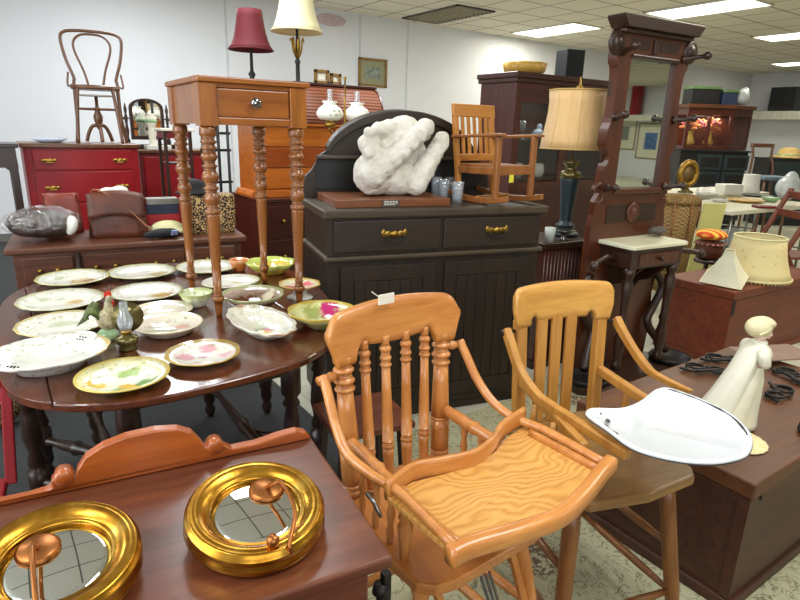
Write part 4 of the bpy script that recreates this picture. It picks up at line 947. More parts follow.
rb('crest_rail', MB().bar((-.135, .153, .425), (.135, .153, .425), .018, .06, (0, .13, 1)), M['rocker_lt'])
for k in range(5): rb('slat', MB().bar((-.076 + k * .038, .122, .21), (-.076 + k * .038, .150, .41), .019, .008, (0, 1, 0)), M['rocker_lt'], .002)
rb('stretcher', MB().bar((-.115, -.02, .03), (.115, .0, .03), .014, .01), M['rocker_lt'], .002)
yt = MB().box(-.045, -.017, -.1475, -.1455, .105, .14).build('tag', plain('yellow_tag', '#d9cf3a', .7), rk)

# ================================================================== small fluted stand with silk-shaded lamp
fs = thing('fluted_stand', 'low dark fluted stand between the sideboard and the hall tree', 'stand', (2.76, 2.38, 0), -.1)
MB().box(-.19, .19, -.16, .18, .755, .79).build('top', M['mahog_dk'], fs, bevel=.008, seg=3)
m = MB().box(-.165, .165, -.13, .16, .03, .755)
for k in range(12): m.turn((-.15 + k * .0275, -.132, .06), (-.15 + k * .0275, -.132, .74), [(0, .009), (1, .009)], 8)
m.build('body', M['cab'], fs); MB().box(-.18, .18, -.145, .175, 0, .05).build('plinth', M['mahog_dk'], fs, bevel=.004)
TLZ = .7905
LX, LY = 2.90, 2.39
tl = thing('table_lamp', 'tall lamp with wide tan silk shade and black column base', 'lamp', (LX, LY, TLZ))
MB().lathe([(.001, 0), (.085, 0), (.09, .01), (.08, .022), (.05, .03), (.045, .05), (.06, .06), (.058, .07), (.04, .08), (.036, .10), (.048, .24), (.056, .33), (.058, .36), (.05, .375), (.001, .378)], 28).build('base', M['teal'], tl)
MB().lathe([(.05, .35), (.061, .352), (.063, .375), (.055, .392), (.03, .40), (.034, .42), (.05, .44), (.052, .45), (.02, .455), (.012, .47), (.001, .47)], 24, None, lambda a, f: 1 + .06 * cos(6 * a)).build('collar', M['olive'], tl)
MB().tube([(0, 0, .45), (0, 0, .87)], .005, 8).build('stem', M['brass'], tl)
m = MB(); n = 48
def panel_ring(r, z): return [Vector((cos(2 * pi * k / n) * r * (1 - .035 * abs(sin(4 * 2 * pi * k / n)) ** .5), sin(2 * pi * k / n) * r * (1 - .035 * abs(sin(4 * 2 * pi * k / n)) ** .5), z)) for k in range(n)]
m.loft([panel_ring(r, z) for r, z in [(.196, .525), (.190, .58), (.176, .66), (.167, .73), (.165, .79), (.170, .855)]], cap=False).build('shade', M['silk'], tl, solid=.003)
for k in range(8):
    a = 2 * pi * k / 8; MB().tube([(cos(a) * r * 1.003, sin(a) * r * 1.003, z) for r, z in [(.196, .525), (.190, .58), (.176, .66), (.167, .73), (.165, .79), (.170, .855)]], .0022, 6).build('seam', M['tan'], tl)
for z, r in ((.525, .197), (.855, .171)): MB().tube(panel_ring(r, z), .005, 6, closed=True).build('shade_trim', M['tan'], tl)
MB().lathe([(.001, .862), (.02, .865), (.022, .875), (.007, .885), (.004, .93), (.001, .935)], 14).build('finial', M['brass'], tl)
MB().bar((-.165, 0, .84), (.165, 0, .84), .004, .004).bar((0, -.165, .84), (0, .165, .84), .004, .004).build('spider', M['brass'], tl)
c = P(546, 214, .80); o = MB().lathe([(.001, 0), (.022, 0), (.03, .05), (.032, .085), (.029, .085), (.026, .05), (.018, .006), (.001, .006)], 20).build('frosted_cup', plain('frosted_white', '#cfd6ca', .3)); o.location = (2.63, 2.27, TLZ); tag(o, 'small frosted white cup beside the sideboard corner on the fluted stand', 'cup')
sv = thing('silver_dish', 'tarnished silver dish on the fluted stand in front of the lamp', 'dish', (2.76, 2.275, TLZ)); sv.scale = (1.3, 1.2, 1.2)
MB().lathe([(.001, 0), (.03, 0), (.012, .012), (.01, .03), (.045, .045), (.05, .052), (.046, .053), (.012, .036), (.001, .036)], 24).build('bowl', M['silverware'], sv)
for s in (-1, 1): MB().tube(catmull([(s * .045, 0, .045), (s * .066, 0, .06), (s * .07, 0, .04), (s * .05, 0, .038)], 4), .004, 6).build('handle', M['silverware'], sv)

# ================================================================== tall china cabinet by the wall
cc = thing('china_cabinet', 'tall mahogany china cabinet with glass doors behind the silk-shaded lamp', 'cabinet', (4.19, 4.20, 0))
W, Dp, Hh = 1.5, .5, 1.95
m = MB().box(0, .03, .0, Dp, 0.02, 1.86).box(W - .03, W, .0, Dp, .02, 1.86).box(.03, W - .03, Dp - .02, Dp, .02, 1.86).box(.03, W - .03, .0, Dp, .02, .08).box(.03, W - .03, 0, Dp, 1.80, 1.86)
m.build('carcass', M['cab'], cc, bevel=.003)
MB().box(.03, W - .03, 0.0, .03, 1.74, 1.80).build('frieze', M['cab_x'], cc)
MB().box(-.03, W + .03, -.03, Dp + .02, 1.86, 1.90).box(-.05, W + .05, -.05, Dp + .02, 1.90, 1.95).build('cornice', M['cab_x'], cc, bevel=.008, seg=3)
for z in (1.33, .95): MB().box(.03, W - .03, .04, Dp - .02, z - .012, z + .006).build('shelf', M['cab'], cc)
MB().box(.03, W - .03, 0, .03, .08, .86).build('lower_panel', M['cab_x'], cc)
for x0 in (.03, .75):
    d = MB()
    for q in ((x0, x0 + .06, .86, 1.74), (x0 + .66, x0 + .72, .86, 1.74), (x0 + .06, x0 + .66, .86, .92), (x0 + .06, x0 + .66, 1.68, 1.74)): d.box(q[0], q[1], .0, .026, q[2], q[3])
    dd = d.build('door', M['cab'], cc, bevel=.003)
    MB().box(x0 + .06, x0 + .66, .010, .014, .92, 1.68).build('pane', M['pane'], dd)
    MB().ball((x0 + (.69 if x0 < .5 else .03), -.012, 1.25), .012).build('knob', M['brass'], dd)
def goblet(pos, label, h=.16, mat='glass', grp='glassware in the tall china cabinet', cat='glass'):
    o = MB().lathe([(.001, 0), (.03, 0), (.028, .004), (.006, .012), (.005, h * .45), (.02, h * .55), (.03, h * .75), (.027, h), (.024, h), (.027, h * .75), (.002, h * .56)], 16).build('goblet', M[mat]); o.location = pos; tag(o, label, cat, grp); return o
for k, x in enumerate((.14, .22, .30, .40)): goblet((4.115 + x, 4.36 + .03 * (k % 2), 1.3365), ['clear goblet at the cabinet left stile, upper shelf', 'second clear goblet from the left on the upper cabinet shelf', 'third clear goblet on the upper cabinet shelf', 'fourth clear goblet, nearest the blue-white ornament in the cabinet'][k], .18)
o = MB().ell((0, 0, .05), (.07, .05, .05)).ell((.02, 0, .11), (.03, .03, .045)).build('china_ornament', plain('pale_blue_china', '#b9cfe6', .2), remesh=.006); o.location = (4.75, 4.40, 1.3365); o.location.z = 1.345; tag(o, 'pale blue china ornament on the upper cabinet shelf', 'ornament')
def crock(pos, label, r=.08, h=.13):
    o = MB().lathe([(.001, 0), (r * .8, 0), (r, h * .3), (r, h * .8), (r * .85, h), (r * .75, h), (r * .9, h * .8), (.001, .01)], 20).build('china_pot', M['porc']); o.location = pos; tag(o, label, 'pot', 'white china on the lower cabinet shelf')
crock((4.40, 4.36, .9565), 'white china pot on the lower cabinet shelf, seen under the rocking chair arm', .10, .15); crock((4.72, 4.36, .9565), 'white china pot on the lower cabinet shelf left of the lamp', .09, .14)
for k, x in enumerate((5.12, 5.24)):
    o = MB().ell((0, 0, .06), (.035, .03, .06)).ell((.01, 0, .13), (.022, .022, .03)).ell((.01, 0, .175), (.008, .006, .03), (0, .2, 0)).build('white_figurine', M['porc'], remesh=.006); o.location = (x, 4.34, .962); tag(o, ['white china figurine just right of the lamp column in the cabinet', 'white china figurine farther right of the lamp column in the cabinet'][k], 'figurine', 'white figurines in the cabinet')
o = MB().lathe([(.001, 0), (.12, 0), (.18, .03), (.2, .11), (.19, .11), (.17, .035), (.001, .015)], 48, None, lambda a, f: 1 + .12 * abs(cos(4 * a)) * (f > .25)).build('scalloped_bowl', M['yellow']); o.location = (4.50, 4.42, 1.9505); tag(o, 'yellow scalloped bowl on top of the tall china cabinet', 'bowl')
sp_ = thing('loudspeaker', 'black loudspeaker on top of the tall china cabinet', 'speaker', (5.16, 4.42, 1.9505), -.25)
MB().box(-.11, .11, -.10, .10, 0, .29).build('case', M['blackbox'], sp_, bevel=.006); MB().box(-.098, .098, -.106, -.10, .015, .275).build('grille', M['speakercloth'], sp_, bevel=.003)

# ================================================================== hall tree
HTS = .90
ht = thing('hall_tree', 'tall carved mahogany hall tree with mirror, coat hooks and marble shelf', 'hall tree', (2.985, 2.02, .0165), -.086)
ht.scale = (HTS, 1, 1)
def hb(n, m_, mat='mahog', b=.004, par=None): return m_.build(n, M[mat], par or ht, bevel=b)
hb('cornice', MB().prism([(-.31, 1.905), (-.35, 1.95), (-.355, 1.965), (.355, 1.965), (.35, 1.95), (.31, 1.905)], -.085, .03, 'xz').box(-.30, .30, -.06, .03, 1.885, 1.905), 'mahog_dk')
hb('frieze', MB().box(-.30, .30, -.03, .03, 1.78, 1.89))
for x in (-.13, .13): hb('frieze_panel', MB().box(x - .085, x + .085, -.033, -.028, 1.815, 1.865), 'mahog_dk', .002)
hb('frieze_block', MB().box(-.02, .02, -.045, -.028, 1.80, 1.87), 'mahog_dk')
hb('frieze_moulding', MB().box(-.19, .23, -.04, .0, 1.772, 1.79), 'mahog_dk')
for s, xo, xi in ((-1, -.30, -.185), (1, .32, .235)):
    poly = [(xi, 1.06), (xo - s * .0, 1.06), (xo * .98, 1.2), (xo * .9, 1.27), (xo * 1.04, 1.33), (xo * 1.04, 1.40), (xo * .96, 1.47), (xo * .93, 1.62), (xo * .96, 1.72), (xo * 1.03, 1.76), (xo * 1.0, 1.90), (xi, 1.90)]
    oo = [(q.x, q.y) for q in catmull([Vector(q) for q in poly[1:-1]], 4)]
    hb('stile', MB().prism([poly[0]] + oo + [poly[-1]], -.028, .03, 'xz'), 'mahog', 0)
    hb('rosette', MB().lathe([(.001, 0), (.06, 0), (.062, .012), (.05, .022), (.036, .016), (.03, .026), (.015, .032), (.001, .034)], 24, Matrix.Translation((s * .325, -.022, 1.835)) @ Matrix.Rotation(pi / 2, 4, 'X')), 'mahog_dk', 0)
    for z, l in ((1.795, .15), (1.475, .13), (1.105, .13)):
        b0 = Vector((s * .265, -.03, z)); d_ = Vector((s * .45, -1, .12)).normalized()
        MB().turn(b0, b0 + d_ * l, [(0, .022), (.08, .022), (.12, .012), (.3, .015), (.55, .011), (.72, .012), (.78, .021), (.9, .021), (.97, .012), (1, .008)], 12).build('coat_hook', M['mahog_dk'], ht)
    # scroll ears of the lower back
    pts = [Vector((s * (.30 + .055 * cos(t) * (1 - t / 9)), -.012, 1.085 + .06 * sin(t) * (1 - t / 9) - .02 * t / 3)) for t in [k * .45 for k in range(14)]]
    MB().tube(pts, .016, 8).build('scroll', M['mahog'], ht)
hb('mirror_rail', MB().box(-.20, .24, -.045, .0, 1.072, 1.10), 'mahog')
MB().box(-.20, .25, -.002, .004, 1.09, 1.79).build('mirror_glass', M['mirror'], ht)
hb('backing', MB().box(-.28, .30, .006, .03, 1.06, 1.80), 'mahog_dk', 0)
hb('lower_back', MB().prism([(-.30, 1.08), (-.335, 1.03), (-.33, .96), (-.345, .90), (-.35, .60), (-.33, .45), (-.36, .30), (-.34, .05), (.34, .05), (.36, .30), (.33, .45), (.35, .60), (.345, .90), (.33, .96), (.335, 1.03), (.30, 1.08)], -.02, .02, 'xz'))
hb('carved_panel', MB().box(-.225, .235, -.026, -.018, .91, 1.01), 'mahog_dk', .003)
hb('medallion', MB().lathe([(.001, 0), (.055, 0), (.058, .01), (.045, .016), (.03, .012), (.02, .024), (.001, .028)], 24, Matrix.Translation((.006, -.024, .965)) @ Matrix.Rotation(pi / 2, 4, 'X')), 'mahog', 0)
hb('shelf_moulding', MB().box(-.25, .25, -.25, -.015, .785, .80), 'mahog_dk', .005)
md_ = MB().prism([(-.26, -.01), (-.262, -.235), (-.24, -.262), (.24, -.262), (.262, -.235), (.26, -.01)], .80, .822, 'xy'); md_.build('marble_top', M['marble'], ht, bevel=.005, seg=3)
hb('drawer_case', MB().box(-.235, .235, -.24, -.015, .69, .785), 'mahog_dk')
dd = hb('drawer', MB().box(-.17, .19, -.248, -.235, .705, .772), 'mahog')
MB().turn((.01, -.248, .738), (.01, -.275, .738), [(0, .006), (.4, .008), (.6, .014), (1, .01)], 10).build('knob', M['mahog_dk'], dd)
for s in (-1, 1):
    MB().turn((s * .2, -.21, .10), (s * .2, -.21, .69), [(0, .03), (.06, .03), (.08, .02), (.14, .028), (.3, .034), (.4, .02), (.44, .03), (.5, .02), (.7, .026), (.85, .034), (.9, .022), (.94, .034), (1, .034)], 14).build('column', M['mahog_dk'], ht)
    hb('bracket', MB().prism([(-.24, .69), (-.02, .69), (-.02, .5), (-.06, .56), (-.12, .58), (-.18, .63)], s * .12 - .012, s * .12 + .012, 'yz'), 'mahog_dk')
    pts = catmull([(s * .235, -.12, .735), (s * .33, -.14, .745), (s * .43, -.17, .735), (s * .50, -.20, .725)], 5)
    MB().tube(pts, [.02] * 6 + [.016] * (len(pts) - 6), 10).build('umbrella_arm', M['mahog_dk'], ht)
    MB().ball(pts[-1], .026).build('arm_knob', M['mahog_dk'], ht)
    # S-curved side supports and drip pans
    MB().tube(catmull([(s * .3, -.02, .62), (s * .38, -.05, .5), (s * .33, -.05, .38), (s * .27, -.06, .28), (s * .34, -.10, .17), (s * .40, -.14, .10)], 6), .026, 10).build('side_scroll', M['mahog_dk'], ht)
    MB().loft([[Vector((s * .40 + r * 1.15 * cos(2 * pi * k / 28), -.17 + r * sin(2 * pi * k / 28), z)) for k in range(28)] for r, z in [(.02, .052), (.085, .052), (.105, .075), (.118, .08), (.122, .07), (.11, .045), (.02, .045)]]).build('drip_pan', M['iron'], ht)
hb('base', MB().prism([(-.36, .02), (-.52, -.10), (-.53, -.22), (-.42, -.30), (-.28, -.28), (-.2, -.30), (.2, -.30), (.28, -.28), (.42, -.30), (.53, -.22), (.52, -.10), (.36, .02)], .0, .045, 'xy'), 'mahog_dk', .006)
rk_ = MB().ell((0, 0, .018), (.055, .04, .02), (0, 0, .3)).ell((.03, .01, .022), (.035, .03, .02)).ell((-.03, .01, .02), (.03, .03, .022)).ell((.06, .01, .018), (.02, .02, .018))
o = rk_.build('rock', M['rock'], remesh=.006); c = P(657, 239, .824); o.location = (c.x, c.y, .826); o.location.z = .856; tag(o, 'lumpy grey rock lying on the cream marble shelf', 'rock')

# ================================================================== far trunk with lamp shades
t2 = trunk('redwood_trunk', 'redwood lift-top trunk carrying the lamp shades beside the hall tree', 3.64, 1.65, -.04, 1.15, .47, .50, M['trunk'], M['trunk'])
MB().cbox((.0, -.009, .40), (.03, .006, .09)).build('hasp', M['iron'], t2)
def on_t2(x, y, z=.5005):
    c_, s_ = cos(-.04), sin(-.04); return (3.64 + c_ * x - s_ * y, 1.65 + s_ * x + c_ * y, z)
f_ = thing('floral_lampshade', 'large cream floral lampshade with beaded lower edge standing on the redwood trunk', 'lampshade', on_t2(.50, .16)); f_.scale = (1, 1, 1.06)
m = MB(); n = 48
m.loft([[Vector((cos(2 * pi * k / n) * r, sin(2 * pi * k / n) * r, z)) for k in range(n)] for r, z in [(.225, .015), (.204, .06), (.180, .13), (.163, .20), (.152, .265)]], cap=False)
m.build('shade', M['floralshade'], f_, solid=.003)
for z, r in ((.265, .153), (.017, .226)): MB().tube([Vector((cos(2 * pi * k / n) * r, sin(2 * pi * k / n) * r, z)) for k in range(n)], .006, 6, closed=True).build('trim', M['creamcloth'], f_)
m = MB()
for k in range(60):
    a = 2 * pi * k / 60; m.ell((.226 * cos(a), .226 * sin(a), .007), (.005, .005, .008), n=6, m=4)
m.build('bead_fringe', M['tan'], f_)
w_ = thing('square_lampshade', 'small white square lampshade tipped over in front of the floral shade', 'lampshade', on_t2(.13, .15, .505)); w_.rotation_euler = (.10, -.16, 0); w_.location.z += .026; w_.scale = (.88, .88, .85)
R_ = Matrix.Rotation(.30, 4, 'Z')
m = MB(); m.loft([[R_ @ Vector((sx * r, sy * r, z)) for sx, sy in ((-1, -1), (0, -1.02), (1, -1), (1.02, 0), (1, 1), (0, 1.02), (-1, 1), (-1.02, 0))] for r, z in [(.135, .004), (.10, .06), (.065, .13), (.038, .19), (.028, .235)]], cap=False, smooth=False)
m.build('shade', M['shade_white'], w_, solid=.003)
for z, r in ((.235, .029), (.006, .136)): MB().tube([R_ @ Vector((sx * r, sy * r, z)) for sx, sy in ((-1, -1), (1, -1), (1, 1), (-1, 1))], .003, 6, closed=True).build('trim', M['shade_cream'], w_)
jc = P(720, 261, .50)
js = thing('round_stand', 'small dark round stand under the brown jar behind the redwood trunk', 'stand', (jc.x, jc.y + .10, 0))
MB().lathe([(.001, .47), (.09, .47), (.095, .485), (.09, .50), (.001, .50)], 28).build('top', M['dark'], js); MB().lathe([(.001, 0), (.10, 0), (.10, .02), (.02, .05), (.018, .45), (.04, .47), (.001, .47)], 20).build('pedestal', M['dark'], js)
jr = thing('brown_jar', 'brown beaded jar behind the small white shade near the hall tree', 'jar', (jc.x, jc.y + .10, .5005)); jr.scale = (1.15, 1.15, .78)
MB().lathe([(.001, 0), (.06, 0), (.085, .04), (.09, .1), (.08, .16), (.085, .17), (.08, .18), (.06, .182), (.001, .182)], 28).build('body', M['leather'], jr)
m = MB()
for k in range(18):
    a = 2 * pi * k / 18; m.ball((.086 * cos(a), .086 * sin(a), .155), .014, 8)
m.build('bead_band', plain('dull_pink_beads', '#8a5a4a', .4), jr)
o = MB().ell((0, 0, 0), (.105, .105, .05)).build('knit_cap', M['knit']); o.location = (jc.x, jc.y + .10, .688); o.scale = (1.1, 1.1, .85); tag(o, 'orange and yellow striped knitted cap on the brown jar', 'cap')

# ================================================================== low dresser on the left with bags and hats
ld = thing('low_dresser', 'long low walnut dresser with small knobs under the bags and hats', 'dresser', (.0, 3.29, 0), -.11)
W, Dp, Hh = 1.12, .46, .80
MB().box(.015, W - .015, .015, Dp, .05, Hh - .03).build('carcass', M['dresser'], ld, bevel=.003)
MB().box(-.015, W + .015, -.015, Dp + .01, Hh - .03, Hh).build('top', M['dresser'], ld, bevel=.008, seg=3)
MB().box(.0, W, .0, Dp, 0, .07).build('plinth', M['dresser'], ld, bevel=.004)
for r in range(3):
    z1 = Hh - .05 - r * .22; z0 = z1 - (.13 if r == 0 else .20)
    if r > 0: z1 = Hh - .05 - .15 - (r - 1) * .22; z0 = z1 - .20
    for x0, x1, ks in ((.05, .27, (.33, .67)), (.31, .80, (.12, .3, .7, .88)), (.84, 1.07, (.33, .67))):
        d = MB().box(x0, x1, .0, .02, z0, z1).build('drawer', M['dresser'], ld, bevel=.006)
        for k in ks: MB().ball((x0 + (x1 - x0) * k, -.012, (z0 + z1) / 2), .011, 10).build('knob', M['brass'], d)
for x in (.29, .82): MB().turn((x, -.004, .08), (x, -.004, Hh - .04), [(0, .012), (.5, .014), (1, .012)], 8).build('pilaster', M['dark'], ld)
def on_ld(x, y, z=.8005):
    c_, s_ = cos(-.11), sin(-.11); return (c_ * x - s_ * y, 3.29 + s_ * x + c_ * y, z)
wb = thing('wrapped_bundle', 'dark patterned bundle in clear plastic at the left end of the low dresser', 'bundle', on_ld(.15, .19, .812), -.15); wb.scale = (.95, .9, 1)
MB().ell((0, 0, .075), (.17, .13, .072)).ell((-.06, .0, .08), (.11, .12, .07)).ell((.07, 0, .07), (.1, .12, .066)).build('blanket', plain('brown_black_blanket', '#33241c', .8, var=.9, vs=16), wb, remesh=.012)
m = MB().ell((0, 0, .08), (.19, .145, .082), n=28, m=16)
r_ = random.Random(3)
for i in range(len(m.v)): m.v[i] = m.v[i] * (1 + r_.uniform(-.03, .05))
m.build('plastic_wrap', M['wrap'], wb)
MB().ell((.135, -.07, .07), (.03, .05, .05), (0, .3, .4)).build('label_card', M['whitecloth'], wb)
def bag(name, label, loc, rz, w, d, h, mat, flap=None, strap=None):
    t = thing(name, label, 'bag', loc, rz)
    rings = []
    for k in range(8):
        f = k / 7; z = h * f; sw_ = 1 - .12 * f ** 2; sd_ = 1 - .65 * f ** 1.4
        rings.append([Vector((w / 2 * sw_ * (abs(cos(a)) ** .35) * (1 if cos(a) > 0 else -1), d / 2 * sd_ * (abs(sin(a)) ** .6) * (1 if sin(a) > 0 else -1) + .012 * sin(7 * a + k), z)) for a in [2 * pi * q / 32 for q in range(32)]])
    MB().loft(rings).build('body', mat, t, bevel=0)
    if flap:
        MB().grid(lambda u, v_: Vector(((u - .5) * w * .94, -d * (.18 + .30 * v_ ** .7) - .006, h * (1.01 - .55 * v_) + .02 * sin(u * pi))), 10, 6).build('flap', flap, t, solid=.006)
    if strap:
        MB().tube(catmull([(-w * .45, 0, h * .9), (-w * .3, -.03, h * 1.12), (w * .1, -.06, h * .8), (w * .5, -d * .6, h * .25), (w * .62, -d * .5, .02)], 6), .008, 6, sy=.5).build('strap', strap, t)
    return t
bag('leather_bag', 'creased brown leather satchel in the middle of the low dresser', on_ld(.50, .22), -.2, .29, .16, .225, M['leather'], M['leather'], M['strap'])
bag('red_leather_bag', 'reddish brown bag behind the plastic-wrapped bundle', on_ld(.235, .405), -.1, .19, .09, .215, M['leather_red'], None, None)
o = MB().ell((0, 0, .0), (.07, .035, .03)).ell((.03, 0, .01), (.05, .03, .03)).ell((-.03, 0, .005), (.05, .03, .028)).build('white_cloth', M['whitecloth'], remesh=.008); p_ = on_ld(.50, .395, .0); o.location = (p_[0], p_[1], 1.012); tag(o, 'white cloth showing above the brown leather satchel', 'cloth')
ub = MB().cbox((0, 0, .09), (.18, .07, .18)).build('canvas_box', M['cardboard'], bevel=.006); p_ = on_ld(.50, .395); ub.location = p_; ub.rotation_euler = (0, 0, -.1); tag(ub, 'low brown box under the white cloth behind the leather satchel', 'box')
sb_ = thing('striped_bag', 'small bag striped white, navy and red behind the cream cap', 'bag', on_ld(.74, .34), -.1)
for z0, z1, mt in ((0, .03, 'whitecloth'), (.03, .095, 'redband'), (.095, .15, 'navyband'), (.15, .185, 'silverware')): MB().box(-.085, .085, -.04, .04, z0, z1).build('band', M[mt], sb_, bevel=.003)
MB().tube(catmull([(-.085, 0, .17), (-.11, -.02, .20), (-.12, -.02, .1), (-.1, -.03, .0)], 5), .006, 6).build('strap', M['strap'], sb_)
o = MB().ell((0, 0, .03), (.09, .07, .04)).ell((.03, -.05, .018), (.06, .05, .012)).build('cream_cap', M['creamcloth'], remesh=.008); o.location = on_ld(.745, .19); o.location.z = .806; tag(o, 'soft cream cap on the low dresser beside the satchel', 'cap')
gl_ = thing('black_glove', 'crumpled black glove with blue and white badge at the dresser front edge', 'glove', on_ld(.70, .06, .808))
MB().ell((0, 0, .02), (.075, .045, .026), (0, 0, .1)).ell((-.06, .0, .014), (.04, .03, .018)).ell((.04, .0, .02), (.05, .04, .024)).build('cloth', M['blackcloth'], gl_, remesh=.008)
MB().cbox((.055, -.042, .026), (.034, .006, .03), (.5, 0, .2)).build('badge', plain('blue_white_badge', '#8fa0c8', .5, var=.4, vs=60), gl_)
lb_ = thing('leopard_bag', 'leopard print bag on the low dresser behind the small table legs', 'bag', on_ld(.98, .20), -.1)
m = MB(); m.loft([[Vector((.135 * s_ * (abs(cos(a)) ** .3) * (1 if cos(a) > 0 else -1), .075 * (abs(sin(a)) ** .4) * (1 if sin(a) > 0 else -1), z)) for a in [2 * pi * q / 32 for q in range(32)]] for s_, z in ((.92, 0), (1, .03), (1.02, .12), (1, .205), (.96, .215))]); m.build('body', M['leopard'], lb_)
MB().tube(catmull([(-.12, -.05, .2), (-.13, -.09, .15), (-.125, -.09, .02)], 5), .012, 6).build('strap', M['blackcloth'], lb_)
bh = thing('black_hat', 'black felt hat resting on the leopard print bag', 'hat', (on_ld(.90, .20)[0], on_ld(.90, .20)[1], 1.018), 0)
MB().lathe([(.001, .002), (.07, .0), (.10, .006), (.102, .010), (.07, .012), (.065, .05), (.05, .075), (.02, .082), (.001, .08)], 28).build('felt', M['blackcloth'], bh)
ps = thing('patterned_cushion', 'black and cream patterned cushion at the left edge beside the low dresser', 'cushion', (-.16, 3.05, 0))
MB().ell((0, 0, .24), (.17, .09, .235), n=24).build('cover', M['leopard'], ps)

# red chest of drawers with chair, plate, pedestal
rd = thing('red_dresser', 'bright red chest of drawers with brass pulls and dark top, carrying the bentwood chair', 'dresser', (.19, 5.0, 0), 0)
W, Dp, Hh = .76, .48, 1.232
def bow(x0, x1, y, amp, n=10): return [(x0 + (x1 - x0) * k / n, y - amp * sin(pi * ((x0 + (x1 - x0) * k / n)) / W)) for k in range(n + 1)]
MB().prism(bow(0, W, .012, .03) + [(W, Dp), (0, Dp)], .06, Hh - .03, 'xy').build('carcass', M['redpaint'], rd, bevel=.003)
MB().prism(bow(-.02, W + .02, -.01, .035) + [(W + .02, Dp + .01), (-.02, Dp + .01)], Hh - .03, Hh, 'xy').build('top', M['bent'], rd, bevel=.005)
z = Hh - .045
for hh in (.155, .235, .235, .235, .235):
    d = MB().prism(bow(.05, W - .05, .002, .03) + [(W - .05, .02), (.05, .02)], z - hh + .012, z, 'xy').build('drawer', M['redpaint'], rd, bevel=.005)
    for x in (.15, W - .14):
        yy = .0 - .03 * sin(pi * x / W)
        MB().ell((x, yy - .006, z - hh / 2), (.022, .006, .02)).ell((x - .03, yy - .006, z - hh / 2 + .004), (.02, .005, .012)).ell((x + .03, yy - .006, z - hh / 2 + .004), (.02, .005, .012)).ell((x, yy - .012, z - hh / 2 - .012), (.03, .004, .005)).build('handle', M['brass'], d, label='brass handle')
    z -= hh
for x in (.02, W - .08): MB().box(x, x + .06, .02, .08, 0, .06).build('foot', M['redpaint_dk'], rd)
c = PY(49, 135, 5.2); o = MB().lathe([(.001, 0), (.06, 0), (.11, .016), (.108, .02), (.06, .007), (.001, .006)], 32).build('china_plate', plain('blue_white_china', '#c6d0e2', .15, var=.08)); o.location = (c.x, 5.2, 1.2325); o.scale = (1.1, 1.1, 1.6); tag(o, 'pale blue and white plate on the red dresser beside the chair leg', 'plate')
bc = thing('bentwood_chair', 'bentwood cafe chair with looped back standing on the red dresser', 'chair', (.735, 5.25, 1.2325), -.18); bc.scale = (.90, .80, .93)
def bt(n, pts, r, closed=False): MB().tube(catmull(pts, 6, closed), r, 8, closed=closed).build(n, M['bent'], bc)
m = MB().lathe([(.001, .455), (.17, .455), (.19, .448), (.192, .43), (.185, .42), (.165, .425), (.001, .43)], 36); m.build('seat', M['bent'], bc)
# looped back turned to the viewer's side
bt('back_loop', [(-.175, .10, .12), (-.17, .15, .46), (-.165, .16, .52), (-.21, .185, .66), (-.235, .205, .82), (-.20, .215, .875), (-.10, .22, .89), (0, .222, .892), (.10, .22, .89), (.20, .215, .875), (.235, .205, .82), (.21, .185, .66), (.165, .16, .52), (.17, .15, .46), (.175, .10, .12)], .0125)
bt('inner_loop', [(-.055, .165, .45), (-.085, .18, .58), (-.135, .195, .72), (-.14, .205, .80), (-.09, .213, .855), (0, .216, .868), (.09, .213, .855), (.14, .205, .80), (.135, .195, .72), (.085, .18, .58), (.055, .165, .45)], .0095)
for s in (-1, 1):
    bt('front_leg', [(s * .13, -.12, .44), (s * .155, -.145, .2), (s * .17, -.16, .0)], .014)
    bt('rear_leg', [(s * .165, .14, .45), (s * .175, .16, .2), (s * .20, .19, .0)], .014)
bt('leg_ring', [(.155 * cos(2 * pi * k / 12), .155 * sin(2 * pi * k / 12), .27) for k in range(12)], .009, True)
for s in (-1, 1): bt('brace', [(s * .18, .13, .46), (s * .215, .12, .455), (s * .205, .165, .56)], .008)
pd = thing('pedestal_table', 'low pedestal table with pale tray top and three feet behind the bentwood chair', 'table', (.50, 5.40 , 1.2325), 0)
pd.location.y = 5.25; pd.location.x = .73
# small tripod set under the chair between its legs
MB().lathe([(.001, .345), (.115, .345), (.118, .352), (.112, .356), (.001, .354)], 32).build('tray_top', plain('pale_tray', '#b8b0a4', .4), pd)
MB().turn((0, 0, .10), (0, 0, .345), [(0, .012), (.1, .02), (.25, .03), (.4, .034), (.55, .018), (.62, .026), (.7, .012), (1, .012)], 14).build('column', M['bent'], pd)
for k in range(3):
    a = .5 + 2 * pi * k / 3; MB().tube(catmull([(0, 0, .13), (.05 * cos(a), .05 * sin(a), .125), (.085 * cos(a), .085 * sin(a), .07), (.105 * cos(a), .105 * sin(a), .01)], 5), .014, 8).build('foot', M['bent'], pd)
